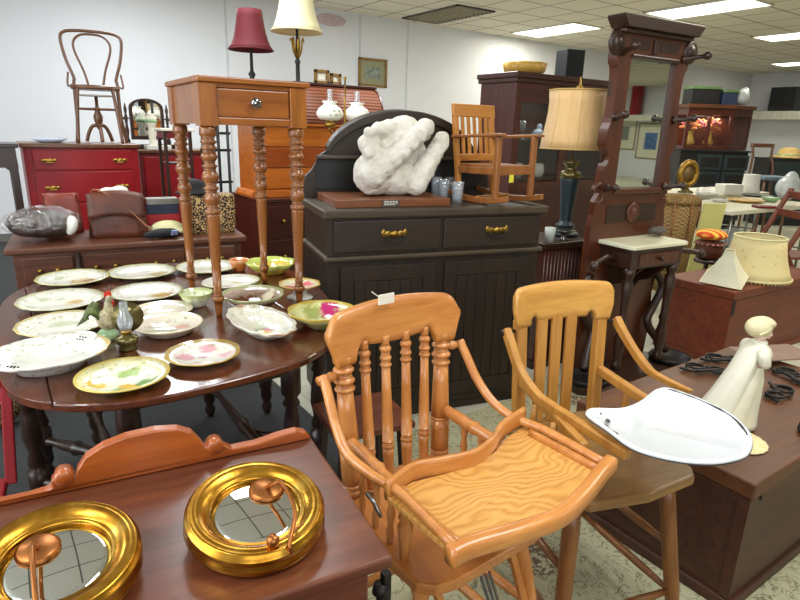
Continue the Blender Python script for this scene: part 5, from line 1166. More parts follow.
# darker red cabinet with dressing mirror
rc = thing('red_cabinet', 'darker red cabinet standing behind the right side of the red dresser', 'cabinet', (1.02, 5.35, 0), 0)
MB().box(0, .62, 0, .42, .03, 1.15).build('carcass', M['redpaint_dk'], rc, bevel=.004); MB().box(-.02, .64, -.02, .43, 1.15, 1.175).build('top', M['bent'], rc, bevel=.004)
for x0 in (.03, .32):
    d = MB().box(x0, x0 + .27, -.012, .0, .08, 1.12).build('door', M['redpaint'], rc, bevel=.006); MB().ball((x0 + (.24 if x0 < .1 else .03), -.022, .72), .012).build('knob', M['brass'], d)
o = MB().cbox((0, 0, .018), (.20, .12, .036)).build('white_box', M['whitecloth'], bevel=.004); o.location = (1.19, 5.42, 1.1755); tag(o, 'flat white box on the darker red cabinet below the dressing mirror', 'box')
dm_ = thing('dressing_mirror', 'arched dressing table mirror on turned dark posts above the red cabinet', 'mirror', (1.165, 5.62, 1.1755), .12); dm_.scale = (1.2,1,1.25)
out_ = [(-.12, .06), (-.12, .27)] + [(-.12 * cos(pi * k / 12), .27 + .065 * sin(pi * k / 12)) for k in range(1, 12)] + [(.12, .27), (.12, .06)]
inn_ = [(x * .82, .085 + (z - .06) * .86) for x, z in out_]
m = MB(); n = len(out_)
m.loft([[Vector((x, -.012, z)) for x, z in out_], [Vector((x, -.012, z)) for x, z in inn_], [Vector((x, .012, z)) for x, z in inn_], [Vector((x, .012, z)) for x, z in out_]], ringclosed=True, smooth=False); m.build('frame', M['mahog_dk'], dm_, bevel=.002)
MB().prism([(x * .99, z) for x, z in inn_], -.002, .004, 'xz').build('mirror_glass', M['mirror'], dm_)
for s in (-1, 1): MB().turn((s * .145, 0, .02), (s * .145, 0, .30), [(0, .012), (.1, .016), (.2, .008), (.35, .014), (.5, .008), (.65, .013), (.75, .007), (.85, .012), (1, .003)], 10).build('post', M['mahog_dk'], dm_)
MB().box(-.17, .17, -.07, .06, 0, .03).build('base', M['mahog_dk'], dm_, bevel=.005)
for s in (-1, 1): MB().turn((s * .12, 0, .2), (s * .175, 0, .2), [(0, .004), (.6, .004), (.7, .010), (1, .008)], 8).build('pivot', M['mahog_dk'], dm_)
vs_ = thing('ceramic_vase', 'cream and green ceramic vase in front of the arched dressing mirror', 'vase', (1.17, 5.50, 1.1755))
MB().lathe([(.001, 0), (.05, 0), (.045, .02), (.028, .05), (.03, .10), (.04, .14), (.028, .16), (.034, .19), (.05, .23), (.045, .265), (.028, .28), (.035, .292), (.03, .294), (.001, .28)], 24).build('body', M['cream2'], vs_)
MB().lathe([(.041, .215), (.0515, .225), (.0505, .245), (.04, .25)], 24).build('green_band', M['grass'], vs_)
# slim dark red stand
c0 = PY(157, 128, 4.7); c1 = PY(190, 128, 4.7)
sr = thing('plant_stand', 'slim dark red stand with pale top between the red cabinet and the small table', 'stand', ((c0.x + c1.x) / 2, 4.7, 0))
w2 = (c1.x - c0.x) / 2; zt2 = c0.z
MB().box(-w2, w2, -.12, .12, zt2 - .018, zt2).build('top', M['tablewhite'], sr, bevel=.003); MB().box(-w2 + .02, w2 - .02, -.10, .10, zt2 - .07, zt2 - .018).build('apron', M['redpaint_dk'], sr)
for sx in (-1, 1):
    for sy in (-1, 1): MB().bar((sx * (w2 - .03), sy * .09, 0), (sx * (w2 - .03), sy * .09, zt2 - .02), .022, .022, (0, 1, 0)).build('leg', M['mahog_dk'], sr)
for z in (.35, .8, 1.1): MB().box(-w2 + .03, w2 - .03, -.09, .09, z, z + .012).build('shelf', M['mahog_dk'], sr)
# dark table at far left
c0 = PY(18, 144, 4.6)
dk = thing('dark_side_table', 'dark tall table cut by the left picture edge beside the red dresser', 'table', (c0.x - .35, 4.6, 0))
MB().box(-.35, .35, 0, .4, c0.z - .025, c0.z).build('top', M['dark'], dk, bevel=.004)
MB().prism([(-.33, c0.z - .025), (.33, c0.z - .025), (.335, c0.z - .15), (.30, c0.z - .19), (.26, c0.z - .15), (-.26, c0.z - .15), (-.33, c0.z - .2)], .015, .03, 'xz').build('apron', M['dark'], dk)
for x in (-.31, .31):
    for y in (.04, .36): MB().bar((x, y, 0), (x, y, c0.z - .02), .045, .045, (0, 1, 0)).build('leg', M['dark'], dk, bevel=.004)
# red chair at the left edge
p0 = P(3, 396, .60); rch = thing('red_chair', 'small red painted chair at the left edge below the oval table', 'chair', (p0.x - .26, p0.y - .02, 0), -.1)
for sx in (-.22, .245):
    MB().bar((sx, .0, .33), (sx + .02, .08, .63), .03, .022, (0, 1, 0)).build('back_post', M['redpaint'], rch, bevel=.004)
for sx in (-.21, .21):
    for y in (-.40, 0): MB().bar((sx, y, 0.009), (sx, y, .32), .03, .03, (0, 1, 0)).build('leg', M['redpaint'], rch, bevel=.004)
MB().box(-.235, .235, -.43, .02, .32, .345).build('seat', M['redpaint'], rch, bevel=.006)
MB().bar((-.21, .075, .61), (.255, .075, .61), .02, .07).build('crest_rail', M['redpaint'], rch, bevel=.005)

# ================================================================== dark chest, orange desk, lamps
dc = thing('dark_chest', 'dark brown chest of drawers beneath the orange desk', 'chest', (1.50, 3.93, 0), 0)
MB().box(0, .78, 0, .52, .03, .88).build('carcass', M['cab'], dc, bevel=.004); MB().box(-.02, .80, -.02, .53, .88, .903).build('top', M['cab_x'], dc, bevel=.006)
for z0, z1 in ((.10, .33), (.36, .60), (.63, .85)):
    d = MB().box(.04, .74, -.012, .0, z0, z1).build('drawer', M['cab_x'], dc, bevel=.004)
    for x in (.18, .6): MB().ball((x, -.022, (z0 + z1) / 2), .014).build('knob', M['brass'], d)
dk2 = thing('desk_cabinet', 'orange wooden desk cabinet with banded front on the dark chest', 'cabinet', (1.505, 4.0, .9035), 0)
W, Dp, Hh = .70, .30, .515
MB().box(0, W, .02, Dp, .05, Hh - .018).build('carcass', M['desk'], dk2, bevel=.003)
MB().prism([(-.02, .05), (-.035, .02), (-.035, 0), (W + .035, 0), (W + .035, .02), (W + .02, .05)], -.015, Dp + .01, 'xz').build('plinth', M['desk'], dk2, bevel=.004)
for x0, x1 in ((.0, .055), (W - .055, W)): MB().box(x0, x1, .0, .022, .05, Hh - .018).build('stile', M['desk'], dk2, bevel=.003)
for z0, z1, mt in ((.06, .20, 'desk'), (.21, .345, 'desk_dk'), (.355, .485, 'desk')):
    d = MB().box(.06, W - .06, .006, .022, z0, z1).build('drawer', M[mt], dk2, bevel=.004)
MB().box(-.02, W + .02, -.015, Dp + .01, Hh - .018, Hh).build('top', M['desk'], dk2, bevel=.005)
DZ = .9035 + Hh + .0005
def small_lamp(name, label, px, Y, shade, mat, ztop_px, zbot_px, halfw, kind):
    c = PY(px, zbot_px, Y); dpt = (c - CAM).dot(FW)
    t = thing(name, label, 'lamp', (c.x, Y, DZ)); zb = c.z - DZ; zt3 = PY(px, ztop_px, Y).z - DZ; R = halfw / F * dpt
    MB().loft([[Vector((cos(2 * pi * k / 36) * R * r, sin(2 * pi * k / 36) * R * r, zb + (zt3 - zb) * h)) for k in range(36)] for r, h in shade], cap=False).build('shade', mat, t, solid=.003)
    MB().tube([Vector((cos(2 * pi * k / 36) * R, sin(2 * pi * k / 36) * R, zb)) for k in range(36)], .004, 6, closed=True).build('shade_trim', mat, t)
    MB().bar((-R * shade[-1][0], 0, zt3 - .02), (R * shade[-1][0], 0, zt3 - .02), .003, .003).build('spider', M['brass'], t)
    if kind == 'spindle':
        MB().lathe([(.001, 0), (.06, 0), (.06, .012), (.03, .02), (.014, .04), (.012, zb * .55), (.026, zb * .58), (.014, zb * .62), (.026, zb * .67), (.012, zb * .72), (.010, zb * 1.0), (.008, zt3 - .02), (.001, zt3 - .02)], 16).build('base', M['iron'], t)
    else:
        MB().lathe([(.001, 0), (.065, 0), (.065, .015), (.03, .022), (.016, .03), (.015, zb * .66), (.022, zb * .68), (.012, zb * .72), (.010, zb), (.008, zt3 - .02), (.001, zt3 - .02)], 16).build('base', M['blackpaint'], t)
        m = MB()
        for k in range(7):
            a = 2 * pi * k / 7; u = Vector((cos(a), sin(a), 0))
            p = [Vector((0, 0, zb * .72)) + u * .008, Vector((0, 0, zb * .80)) + u * .03, Vector((0, 0, zb * .93)) + u * .042, Vector((0, 0, zb * .90)) + u * .055]
            m.tube(catmull(p, 4), [.010] * 4 + [.012] * 4 + [.009] * 3 + [.008, .003], 6, sy=.5)
        m.build('leaf_cup', M['brass'], t)
bell = [(1, 0), (.88, .10), (.78, .24), (.69, .42), (.62, .64), (.57, .84), (.54, 1)]
small_lamp('table_lamp', 'table lamp with burgundy bell shade and dark spindle stem behind the small table', 251, 4.16, bell, M['shade_red'], 10, 50, 22, 'spindle')
small_lamp('table_lamp', 'table lamp with ivory bell shade and brass leaf collar, cut by the top edge', 297, 4.16, bell, M['shade_cream'], -22, 32, 25.5, 'leaf')
# black iron rack
c0 = PY(203, 150, 4.75); c1 = PY(232, 150, 4.75)
et_ = thing('iron_rack', 'black iron rack with thin uprights between the small table and orange desk', 'rack', (c0.x, 4.75, 0))
w2 = c1.x - c0.x - .03; zt3 = PY(203, 112, 4.75).z
for x in (0, .03, w2 * .62, w2): MB().tube([(x, 0, 0.009), (x, 0, zt3)], .012, 8).build('upright', M['blackpaint'], et_)
for z in (.2, .95, 1.20, 1.33): MB().bar((-.02, 0, z), (w2 + .02, 0, z), .02, .02).build('cross_bar', M['blackpaint'], et_)
MB().tube(catmull([(w2 * .5, -.02, zt3), (w2 * .56, -.02, 1.2), (w2 * .58, -.02, .9), (w2 * .52, -.02, .6)], 6), .006, 6).build('cord', M['blackpaint'], et_)
MB().box(-.03, w2 + .03, -.12, .12, .09, .11).build('shelf', M['blackpaint'], et_)
# tambour (roll-top) desk by the wall
c0 = PY(387, 86, 5.9); c1 = PY(387, 116, 5.9); cl = PY(306, 82, 5.9)
td = thing('rolltop_desk', 'red-brown tambour roll-top desk by the white wall behind the sideboard', 'desk', (cl.x, 5.9, 0))
W = c0.x - cl.x; zt3 = c0.z
MB().box(0, W, .0, .6, .0, zt3 - .45).build('body', M['cab'], td, bevel=.005)
pr = [(.05, zt3 - .45), (.05, zt3 - .35)] + [(.05 + .28 * (1 - cos(pi / 2 * k / 8)), zt3 - .35 + .32 * sin(pi / 2 * k / 8)) for k in range(1, 9)] + [(.60, zt3 - .03), (.60, zt3 - .45)]
MB().prism(pr, .02, W - .02, 'yz', smooth=True).build('tambour', M['tambour'], td)
for x in (0, W - .02): MB().prism([(y, z + .01) for y, z in pr], x, x + .02, 'yz').build('side', M['cab'], td)
MB().box(-.02, W + .02, .25, .62, zt3 - .03, zt3).build('top', M['cab_x'], td, bevel=.004)
for k, (xa, xb, ya, lab) in enumerate(((315, 330, 69, 'larger small frame leaning on the roll-top desk top'), (331, 342, 73, 'smaller gilt frame on the roll-top desk top'))):
    a = PY(xa, ya, 6.3); b = PY(xb, 82, 6.3); h_ = (a.z - zt3)
    picture('small_picture', lab, ((a.x + b.x) / 2, 6.34, zt3 + h_ / 2 + .002), b.x - a.x, h_, 'y', M['paper'], M['paper'], .045, 'small frames on the roll-top desk')
# brass double student lamp (floor standing)
c = PY(345, 100, 3.72)
sl = thing('student_lamp', 'brass double-arm lamp with two white glass shades behind the sideboard arch', 'lamp', (c.x, 3.72, 0))
zr = PY(345, 122, 3.72).z
MB().lathe([(.001, .009), (.15, .009), (.15, .02), (.05, .04), (.02, .06), (.012, .1), (.012, zr - .1), (.03, zr - .06), (.02, zr - .02), (.007, zr), (.006, PY(345, 80, 3.72).z), (.014, PY(345, 78, 3.72).z), (.001, PY(345, 76, 3.72).z)], 20).build('pole', M['brass'], sl)
for px, s in ((330, -1), (357, 1)):
    q = PY(px, 120 if s < 0 else 121, 3.72); dx = q.x - c.x; zb = q.z
    MB().tube(catmull([(0, 0, zr - .02), (dx * .5, 0, zr - .10), (dx, 0, zb - .07), (dx, 0, zb - .03)], 6), .008, 8).build('arm', M['brass'], sl)
    MB().lathe([(.001, zb - .055), (.03, zb - .05), (.04, zb - .03), (.03, zb - .012), (.014, zb), (.001, zb)], 18, Matrix.Translation((dx, 0, 0))).build('font', M['brass'], sl)
    MB().loft([[Vector((dx + cos(2 * pi * k / 32) * r, sin(2 * pi * k / 32) * r, zb + z)) for k in range(32)] for r, z in [(.060, .0), (.085, .02), (.092, .045), (.075, .075), (.045, .095), (.04, .108), (.052, .122)]], cap=False).build('shade', M['milk'], sl, solid=.003)
    MB().loft([[Vector((dx + cos(2 * pi * k / 20) * r, sin(2 * pi * k / 20) * r, zb + z)) for k in range(20)] for r, z in [(.02, .0), (.03, .06), (.019, .11), (.018, .20)]], cap=False).build('chimney', M['glass'], sl)
    if s < 0:
        m = MB()
        for k in range(7): m.ell((dx + .012 * (k - 3), -.088 + abs(k - 3) * .003, zb + .045 + .012 * ((k * 7) % 3 - 1)), (.009, .004, .008), n=8, m=5)
        m.build('painted_leaves', M['grass'], sl)
# wooden stool half hidden under the oval table edge
sl_ = thing('stool', 'low brown stool under the oval table edge behind the nearest high chair', 'stool', (1.0, 1.66, 0), -.15)
MB().box(-.15, .15, -.14, .14, .37, .395).build('seat', M['wash'], sl_, bevel=.006)
for sx in (-1, 1):
    for sy in (-1, 1): MB().bar((sx * .13, sy * .12, 0.018), (sx * .11, sy * .10, .37), .028, .028, (0, 1, 0)).build('leg', M['dark'], sl_, bevel=.003)

# ================================================================== far right
# folding tables
def fold_table(label, x0, y0, w, d, rz):
    t = thing('folding_table', label, 'table', (x0, y0, 0), rz, 'white folding tables')
    MB().box(0, w, 0, d, .70, .74).build('top', M['tablewhite'], t, bevel=.006)
    for x in (.12, w - .12):
        for y in (.06, d - .06): MB().tube([(x, y, 0), (x, y, .70)], .014, 8).build('leg', M['silverware'], t)
        MB().tube([(x, .06, .25), (x, d - .06, .25)], .010, 8).build('brace', M['silverware'], t)
    return t
fold_table('nearer white folding table crowded with china on the right', 5.72, 2.76, 1.72, .74, -.05)
fold_table('farther white folding table behind the nearer one, partly under white boxes', 6.5, 3.72, 1.9, .76, -.05)
def put(name, label, cat, px, z, m, mat, group=None, sc=1.0, rz=0, remesh=0, bevel=0):
    c = P(px[0], px[1], z); o = m.build(name, mat, remesh=remesh, bevel=bevel); o.location = (c.x, c.y, z + .0008); o.rotation_euler = (0, 0, rz); o.scale = (sc,) * 3
    tag(o, label, cat, group); return o
# crumpled white china / cloth group and boxes
put('dish_stack', 'stack of small white dishes on the folding table above the green board', 'dishes', (707, 196), .748, MB().ell((0, 0, .03), (.14, .12, .04)).ell((.1, .03, .04), (.1, .08, .05)).ell((-.1, 0, .035), (.1, .08, .04)).ell((.0, .06, .07), (.09, .07, .03)), M['porc'], remesh=.012)
put('white_box', 'plain white carton standing on the farther folding table left of the white pot', 'box', (728, 194), .74, MB().cbox((0, 0, .06), (.26, .18, .12)), M['whitecloth'], rz=-.4, bevel=.004)
put('white_jar', 'tall white ribbed jar on the folding tables under the slate-blue chair', 'jar', (749, 193), .74, MB().lathe([(.001, 0), (.115, 0), (.12, .01), (.10, .10), (.095, .22), (.10, .235), (.001, .24)], 28), M['porc'])
put('yellow_plate', 'yellow plate near the middle front of the nearer folding table', 'plate', (745, 202), .74, MB().lathe([(.001, 0), (.10, 0), (.19, .025), (.185, .03), (.001, .012)], 32), M['yellow'])
put('green_bowl', 'pale green glass bowl beside the yellow plate on the folding table', 'bowl', (770, 202), .74, MB().lathe([(.001, 0), (.05, 0), (.10, .05), (.095, .052), (.001, .012)], 24), M['grass'])
put('black_tray', 'dark oval tray on the folding tables right of the white jar', 'tray', (757, 196.5), .74, MB().lathe([(.001, 0), (.14, 0), (.17, .02), (.16, .022), (.001, .008)], 32), M['blackpaint'])
put('small_dish', 'small dark-patterned dish at the near left of the nearer folding table', 'dish', (713, 208), .74, MB().lathe([(.001, 0), (.05, 0), (.09, .02), (.085, .024), (.001, .01)], 24), M['navyband'], 'small dishes on the folding table')
put('small_dish', 'small white dish at the near left edge behind the patterned dish', 'dish', (719, 202), .74, MB().lathe([(.001, 0), (.05, 0), (.09, .03), (.085, .034), (.001, .01)], 24), M['porc'], 'small dishes on the folding table')
put('red_book', 'flat reddish book at the right end of the nearer folding table', 'book', (765, 208), .74, MB().cbox((0, 0, .012), (.20, .14, .022)), M['redpaint_dk'], rz=-.6, bevel=.003)
put('book', 'pale open book at the right end of the folding tables', 'book', (785, 206), .74, MB().cbox((0, 0, .013), (.16, .12, .024)), M['paper'], rz=-.3, bevel=.003)
put('clear_bag', 'cloudy plastic bag of white things at the right end of the folding tables', 'bag', (786, 199), .74, MB().ell((0, 0, .13), (.16, .13, .14)).ell((.03, 0, .2), (.09, .08, .12)), M['bag_clear'], remesh=.015)
put('plastic_bag', 'greyish plastic bag on the floor under the folding tables', 'bag', (735, 252), 0, MB().ell((0, 0, .12), (.30, .2, .13)).ell((-.1, 0, .2), (.14, .12, .12)).ell((.16, 0, .17), (.14, .12, .1)), M['bag_clear'], remesh=.02)
g0 = CAM + ray(694, 290) * 4.95
gb = MB().prism([(-.115, 0), (.085, 0), (.15, .88), (-.03, .88)], -.012, .012, 'xz').build('green_board', M['greenpanel'], bevel=.003); gb.location = (g0.x, g0.y, .02); gb.rotation_euler = (-.03, 0, -.62); tag(gb, 'pale green board leaning upright at the end of the folding tables', 'board')
gb.location.z = .006
# wicker hamper with gold clock
c = PY(677, 215, 2.98)
hp = thing('wicker_hamper', 'tall wicker hamper between the hall tree and the green board', 'hamper', (c.x, 2.98, 0), -.4)
zt3 = PY(676, 194, 2.98).z
MB().lathe([(.001, 0.0), (.15, 0), (.165, zt3 * .5), (.18, zt3 - .09), (.001, zt3 - .09)], 28).build('basket', M['wicker'], hp); MB().lathe([(.001, zt3 - .09), (.185, zt3 - .09), (.188, zt3 - .05), (.16, zt3 - .01), (.001, zt3)], 28).build('lid', M['wicker'], hp)
for k in range(8):
    a = 2 * pi * k / 8; MB().tube([(.187 * cos(a), .187 * sin(a), zt3 - .07), (.19 * cos(a), .19 * sin(a), zt3 * .55)], .006, 6).build('band', M['strap'], hp)
a = PY(692, 156, 3.0); b = PY(692, 188, 3.0)
gc = thing('gilt_clock', 'ornate oval gilt clock standing on the wicker hamper', 'clock', (hp.location.x + .13, hp.location.y + .03, zt3 + .0006), -.5)
hh = (a.z - b.z) * .88
MB().lathe([(.001, 0), (.07, 0), (.065, .015), (.03, .03), (.02, .05), (.001, .05)], 20).build('foot', M['olive'], gc)
Mc = Matrix.Translation((0, .0, .045 + hh / 2)) @ Matrix.Rotation(pi / 2, 4, 'X')
MB().loft([[Mc @ Vector((cos(2 * pi * k / 40) * r * .78 * (1 + .04 * cos(10 * 2 * pi * k / 40)), sin(2 * pi * k / 40) * r, z)) for k in range(40)] for r, z in [(hh * .30, -.0), (hh * .30, .02), (hh * .38, .03), (hh * .46, .022), (hh * .5, .01), (hh * .5, -.02), (hh * .3, -.02)]]).build('case', plain('dull_gilt', '#a07c34', .42, .8, .35, 40), gc)
MB().lathe([(.001, .008), (hh * .30, .008), (hh * .30, .002), (.001, .002)], 32, Mc @ Matrix.Diagonal((.78, 1, 1, 1))).build('dial', plain('bronze_dial', '#6e5a34', .5, .4, .4, 30), gc)
# black chest with china cabinet brightened by an added light, boxes on top
cA = CAM + ray(681, 150) * 9.0; cB = CAM + ray(749, 150) * 9.0
rz = atan2(cB.y - cA.y, cB.x - cA.x); W = (cB - cA).length
bk = thing('black_chest', 'black chest of panelled drawers beneath the glazed corner cabinet', 'chest', (cA.x, cA.y, 0), rz)
zt3 = (cA.z + cB.z) / 2
MB().box(0, W, 0, .5, .03, zt3 - .03).build('carcass', M['blackpaint'], bk, bevel=.005); MB().box(-.03, W + .03, -.03, .52, zt3 - .03, zt3).build('top', M['blackbox'], bk, bevel=.006)
for r in range(4):
    for x0 in (.28, .70):
        z1 = zt3 - .07 - r * .26
        d = MB().box(x0, x0 + .38, -.014, 0, z1 - .23, z1).build('drawer', M['teal'], bk, bevel=.008); MB().box(x0 + .05, x0 + .33, -.02, -.014, z1 - .19, z1 - .04).build('drawer_panel', M['blackpaint'], d, bevel=.006)
c2 = CAM + ray(681, 104) * 9.0; hc = c2.z - zt3
gc2 = thing('corner_cabinet', 'reddish glazed corner cabinet with orange flowers inside, on the black chest', 'cabinet', (cA.x, cA.y, zt3 + .0006), rz)
oc2 = [(.03, .02), (W * .70, .02), (W + .08, .22), (W + .08, .48), (.03, .48)]
MB().prism(oc2, 0, .05, 'xy').build('base', M['cab'], gc2, bevel=.004)
MB().prism(oc2, hc - .16, hc - .06, 'xy').build('frieze', M['cab'], gc2, bevel=.004)
MB().prism([(.0, -.01), (W * .71, -.01), (W + .12, .20), (W + .12, .5), (0, .5)], hc - .06, hc, 'xy').build('cornice', M['trunk2'], gc2, bevel=.01)
MB().box(.03, W + .08, .46, .48, .05, hc - .16).build('back', M['trunk'], gc2)
for x in (.03, W * .34, W * .66): MB().box(x, x + .05, .02, .06, .05, hc - .16).build('stile', M['cab'], gc2)
MB().box(W + .03, W + .08, .22, .46, .05, hc - .16).build('side', M['cab'], gc2)
for x0, x1 in ((.08, W * .34), (W * .34 + .05, W * .66)): MB().box(x0, x1, .03, .034, .05, hc - .16).build('pane', M['pane'], gc2)
MB().prism([(W * .66 + .06, .025), (W + .05, .215), (W + .05, .22), (W * .66 + .06, .03)], .05, hc - .16, 'xy').build('pane', M['pane'], gc2)
cs, sn = cos(rz), sin(rz)
for k, x in enumerate((W * .20, W * .48)):
    fv = thing('flower_vase', ['orange and pink flowers in a gold vase behind the left cabinet pane', 'orange and pink flowers in a gold vase behind the middle cabinet pane'][k], 'flowers', (cA.x + cs * x - sn * .22, cA.y + sn * x + cs * .22, zt3 + .052), rz, 'flower vases in the corner cabinet')
    MB().lathe([(.001, 0), (.06, 0), (.08, .05), (.05, .12), (.04, .2), (.06, .22), (.001, .21)], 18).build('vase', M['yellow'], fv)
    m = MB(); r_ = random.Random(k)
    for j in range(12):
        a = r_.uniform(0, 2 * pi); q = r_.uniform(.02, .14); m.ell((q * cos(a), q * sin(a) * .6, .30 + r_.uniform(-.05, .09)), (.07, .02, .025), (r_.uniform(-1, 1), r_.uniform(-1, 1), a), n=8, m=6)
    m.build('petals', M['flower_o'], fv)
    m = MB()
    for j in range(8):
        a = r_.uniform(0, 2 * pi); q = r_.uniform(.05, .17); m.ell((q * cos(a), q * sin(a) * .6, .34 + r_.uniform(-.05, .06)), (.05, .02, .02), (r_.uniform(-1, 1), r_.uniform(-1, 1), a), n=8, m=6)
    m.build('petals', M['flower_p'], fv)
def on_cc(x, y, z): return (cA.x + cs * x - sn * y, cA.y + sn * x + cs * y, z)
ztop = zt3 + hc + .001
for k, (x, w, h, mt, lab) in enumerate(((.30, .44, .26, 'blackbox', 'black bin at the left on top of the corner cabinet'), (.68, .22, .22, 'navyband', 'dark navy bin in the middle on top of the corner cabinet'))):
    t = thing('storage_bin', lab, 'bin', on_cc(x, .25, ztop), rz, 'bins on the corner cabinet')
    MB().box(-w / 2, w / 2, -.15, .15, 0, h - .04).build('body', M[mt], t, bevel=.01); MB().box(-w / 2 - .01, w / 2 + .01, -.16, .16, h - .04, h).build('lid', plain('green_lid', '#5c7a4a', .5), t, bevel=.006)
o = MB().ell((0, 0, .11), (.13, .12, .12)).ell((.08, 0, .17), (.08, .08, .1)).build('white_bundle', M['bag_clear'], remesh=.02); o.location = on_cc(.92, .25, ztop + .012); tag(o, 'whitish wrapped bundle at the right on top of the corner cabinet', 'bundle')
# dark tall cabinet and tan hat at the right edge
q0 = CAM + ray(771, 158) * 9.6; q1 = CAM + ray(830, 158) * 9.6
dc2 = thing('dark_cabinet', 'dark cabinet at the right edge beyond the folding tables with a tan hat on it', 'cabinet', (q0.x, q0.y, 0), rz)
MB().box(0, 1.1, 0, .45, .0, q0.z - .02).build('carcass', M['blackpaint'], dc2, bevel=.005); MB().box(-.02, 1.12, -.02, .46, q0.z - .02, q0.z).build('top', M['blackbox'], dc2, bevel=.005)
for x in (.04, .56): MB().box(x, x + .5, -.012, 0, .12, q0.z - .06).build('door', M['teal'], dc2, bevel=.006)
hz = thing('straw_hat', 'tan straw hat with green band on the dark cabinet at the right edge', 'hat', (q0.x + cs * .42 - sn * .22, q0.y + sn * .42 + cs * .22, q0.z + .001), 0)
MB().lathe([(.001, .0), (.28, .0), (.30, .012), (.2, .03), (.17, .06), (.14, .14), (.08, .17), (.001, .175)], 32).build('straw', M['tan'], hz); MB().lathe([(.19, .03), (.185, .065), (.175, .065), (.175, .03)], 32).build('band', M['grass'], hz)
# slim wooden chair with blue seat behind the folding tables
c = CAM + ray(770, 176) * 8.6
ch = thing('wooden_chair', 'slim brown chair with slate-blue seat behind the folding tables', 'chair', (c.x, c.y, 0), -.5)
zs = c.z
MB().box(-.24, .24, -.22, .22, zs - .05, zs).build('seat', M['bluebin'], ch, bevel=.012)
for s in (-1, 1):
    MB().tube(catmull([(s * .2, -.18, 0), (s * .2, -.18, zs - .05)], 3), .018, 8).build('leg', M['bent'], ch)
    MB().tube(catmull([(s * .2, .2, 0), (s * .19, .2, zs), (s * .15, .25, zs + .28), (s * .17, .28, zs + .45)], 5), .018, 8).build('rear_post', M['bent'], ch)
MB().bar((-.19, .28, zs + .43), (.19, .28, zs + .43), .02, .06).build('crest_rail', M['bent'], ch, bevel=.006)
# folding wooden chair at the right edge
c0 = CAM + ray(764, 285) * 4.9; c1 = CAM + ray(801, 180) * 4.9
fc = thing('folding_chair', 'reddish wooden folding chair with crossed legs cut by the right picture edge', 'chair', (c0.x, c0.y, 0), -.55)
dx = ((c1 - c0).xy).length; k_ = (c1.z - c0.z) / max(dx, .05)
def fcx(z): return (z - c0.z) / k_
for y in (0, .38):
    MB().bar((fcx(0.0), y, 0.0), (fcx(1.0), y, 1.0), .022, .05, (0, 1, 0)).build('back_leg', M['trunk'], fc, bevel=.004)
    MB().bar((fcx(1.0) + .12, y + .03, .0), (fcx(.45) - .02, y + .03, .62), .02, .04, (0, 1, 0)).build('front_leg', M['trunk'], fc, bevel=.004)
for z in (.18, .34): MB().tube([(fcx(z), .0, z), (fcx(z), .38, z)], .012, 8).build('cross_rail', M['blackpaint'], fc)
for z in (.80, .95): MB().bar((fcx(z), .0, z), (fcx(z), .38, z), .02, .06).build('back_rail', M['trunk'], fc, bevel=.004)
MB().box(fcx(.45) - .02, fcx(.45) + .38, .02, .36, .44, .46).build('seat', M['trunk'], fc, bevel=.004)
# speaker on the far ledge, pictures on the far wall seen in the hall tree mirror
a = PX(775, 88, XR - .3); b = PX(797, 110, XR - .3)
fs2 = thing('loudspeaker', 'large dark loudspeaker on the pale ledge at the right edge', 'speaker', (XR - .28, (a.y + b.y) / 2, la.z + .001), -pi / 2)
hw = abs(a.y - b.y) / 2
MB().box(-hw, hw, -.2, .2, 0, a.z - la.z).build('case', M['blackbox'], fs2, bevel=.008); MB().box(-hw + .03, hw - .03, -.21, -.2, .1, a.z - la.z - .03).build('grille', M['speakercloth'], fs2, bevel=.004)
def mir(px, py, X=XR):
    th = -.086; n = Vector((sin(th), -cos(th), 0)); p0 = Vector((2.985, 2.02, 0))
    d = ray(px, py); t = (p0 - CAM).dot(n) / d.dot(n); h = CAM + d * t; r = d - n * (2 * d.dot(n))
    return h + r * ((X - h.x) / r.x)
for (xa, ya, xb, yb, art, lab) in ((613, 117, 634, 150, M['picart'], 'gilt-framed picture on the far wall, left one reflected in the hall tree mirror'), (640, 123, 662, 160, M['picblue'], 'framed blue landscape on the far wall, right one reflected in the hall tree mirror')):
    a = mir(xa, ya); b = mir(xb, yb)
    picture('framed_picture', lab, (XR, (a.y + b.y) / 2, (a.z + b.z) / 2), abs(a.y - b.y), abs(a.z - b.z), 'x', art, M['picmat'], abs(a.y - b.y) * .27, 'pictures reflected in the hall tree mirror')
a = mir(640, 75, XR - .25); b = mir(640, 105, XR - .25)
rdx = thing('red_box', 'red painted box standing on the far wall ledge, reflected in the hall tree mirror', 'box', (XR - .25, a.y, la.z + .001), -pi / 2)
MB().box(-.16, .16, -.12, .12, 0, max(.25, a.z - la.z)).build('case', M['redpaint'], rdx, bevel=.01); MB().box(-.18, .18, -.14, .14, max(.25, a.z - la.z), max(.25, a.z - la.z) + .03).build('lid', M['redpaint_dk'], rdx, bevel=.005)

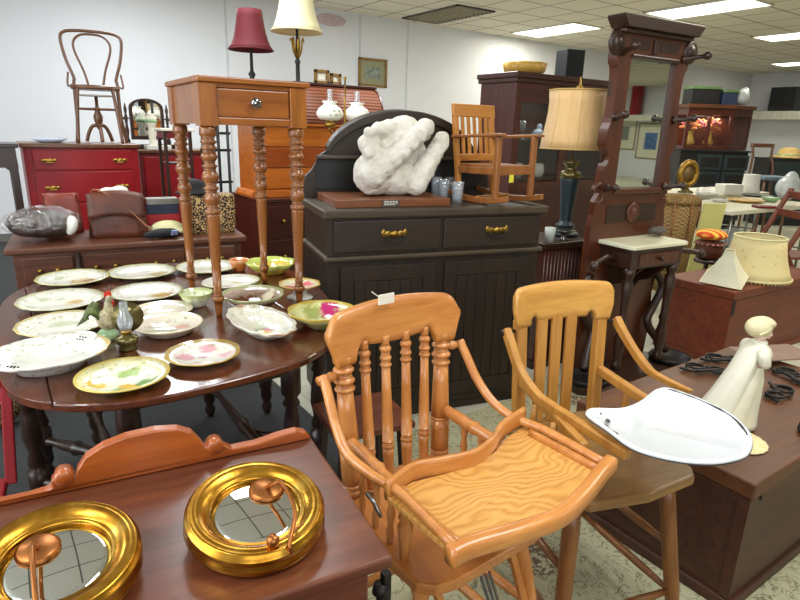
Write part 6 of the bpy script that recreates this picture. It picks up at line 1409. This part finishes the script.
# ================================================================== light and camera
w = bpy.data.worlds.new('world'); SC.world = w; w.use_nodes = True
w.node_tree.nodes['Background'].inputs[0].default_value = C('#dfe4ea'); w.node_tree.nodes['Background'].inputs[1].default_value = .12
def area(name, loc, size, power, col, rot=(0, 0, 0)):
    L = bpy.data.lights.new(name, 'AREA'); L.shape = 'RECTANGLE'; L.size, L.size_y = size; L.energy = power; L.color = col[:3]
    o = bpy.data.objects.new(name, L); COL.objects.link(o); o.location = loc; o.rotation_euler = rot; return o
warm, cool = (1.0, .95, .82), (.93, .97, 1.0)
K = 1.0
for i, (x, y, p_, c_) in enumerate(((7.92, 4.64, 42, warm), (7.84, 7.1, 40, warm), (10.88, 4.64, 26, warm), (14.76, 6.1, 14, warm), (4.6, 1.2, 54, warm), (10.9, 1.2, 26, warm), (13.2, -6.0, 50, warm), (13.2, -10.5, 90, warm), (4.4, 5.4, 66, cool), (1.5, .3, 46, cool), (1.2, 3.6, 44, cool), (-1.6, .6, 55, cool), (-1.6, 4.6, 50, cool), (1.4, 6.2, 80, cool), (4.4, -1.8, 40, warm))):
    area('fluorescent_and_fill_lamp', (x, y, HC - .04), (.66, 1.3), p_ * K, c_)  # far-hall lamps are added to brighten what the hall tree mirror reflects
area('cool_fill_light', (-3.0, 1.6, 1.9), (3.4, 2.0), 120, (.88, .94, 1.0), (pi / 2, 0, -pi / 2))  # added cool area light from the left; no window is built here
area('cool_fill_light', (-.6, -3.0, 1.9), (3.6, 2.0), 95, (.92, .96, 1.0), (pi / 2, 0, 0))  # added cool area light behind the camera, hanging free in the room
area('cabinet_fill_light', (4.95, 4.32, 1.72), (.9, .1), 2.2, warm)  # added light to brighten the china cabinet inside; it has no fitting
qq = on_cc(W * .45 if False else .5, .2, zt3 + hc - .18); area('cabinet_fill_light', qq, (.7, .2), 5, warm)  # added light to brighten the flowers in the corner cabinet
cam = bpy.data.cameras.new('camera'); co = bpy.data.objects.new('camera', cam); COL.objects.link(co)
cam.sensor_fit = 'HORIZONTAL'; cam.sensor_width = 36; cam.lens = F * 36 / 800; cam.clip_end = 60; cam.clip_start = .05
co.matrix_world = Matrix(((RT.x, UP.x, -FW.x, 0), (RT.y, UP.y, -FW.y, 0), (RT.z, UP.z, -FW.z, H), (0, 0, 0, 1)))
SC.camera = co
SC.view_settings.view_transform = 'Standard'; SC.view_settings.look = 'None'; SC.view_settings.exposure = 0.0
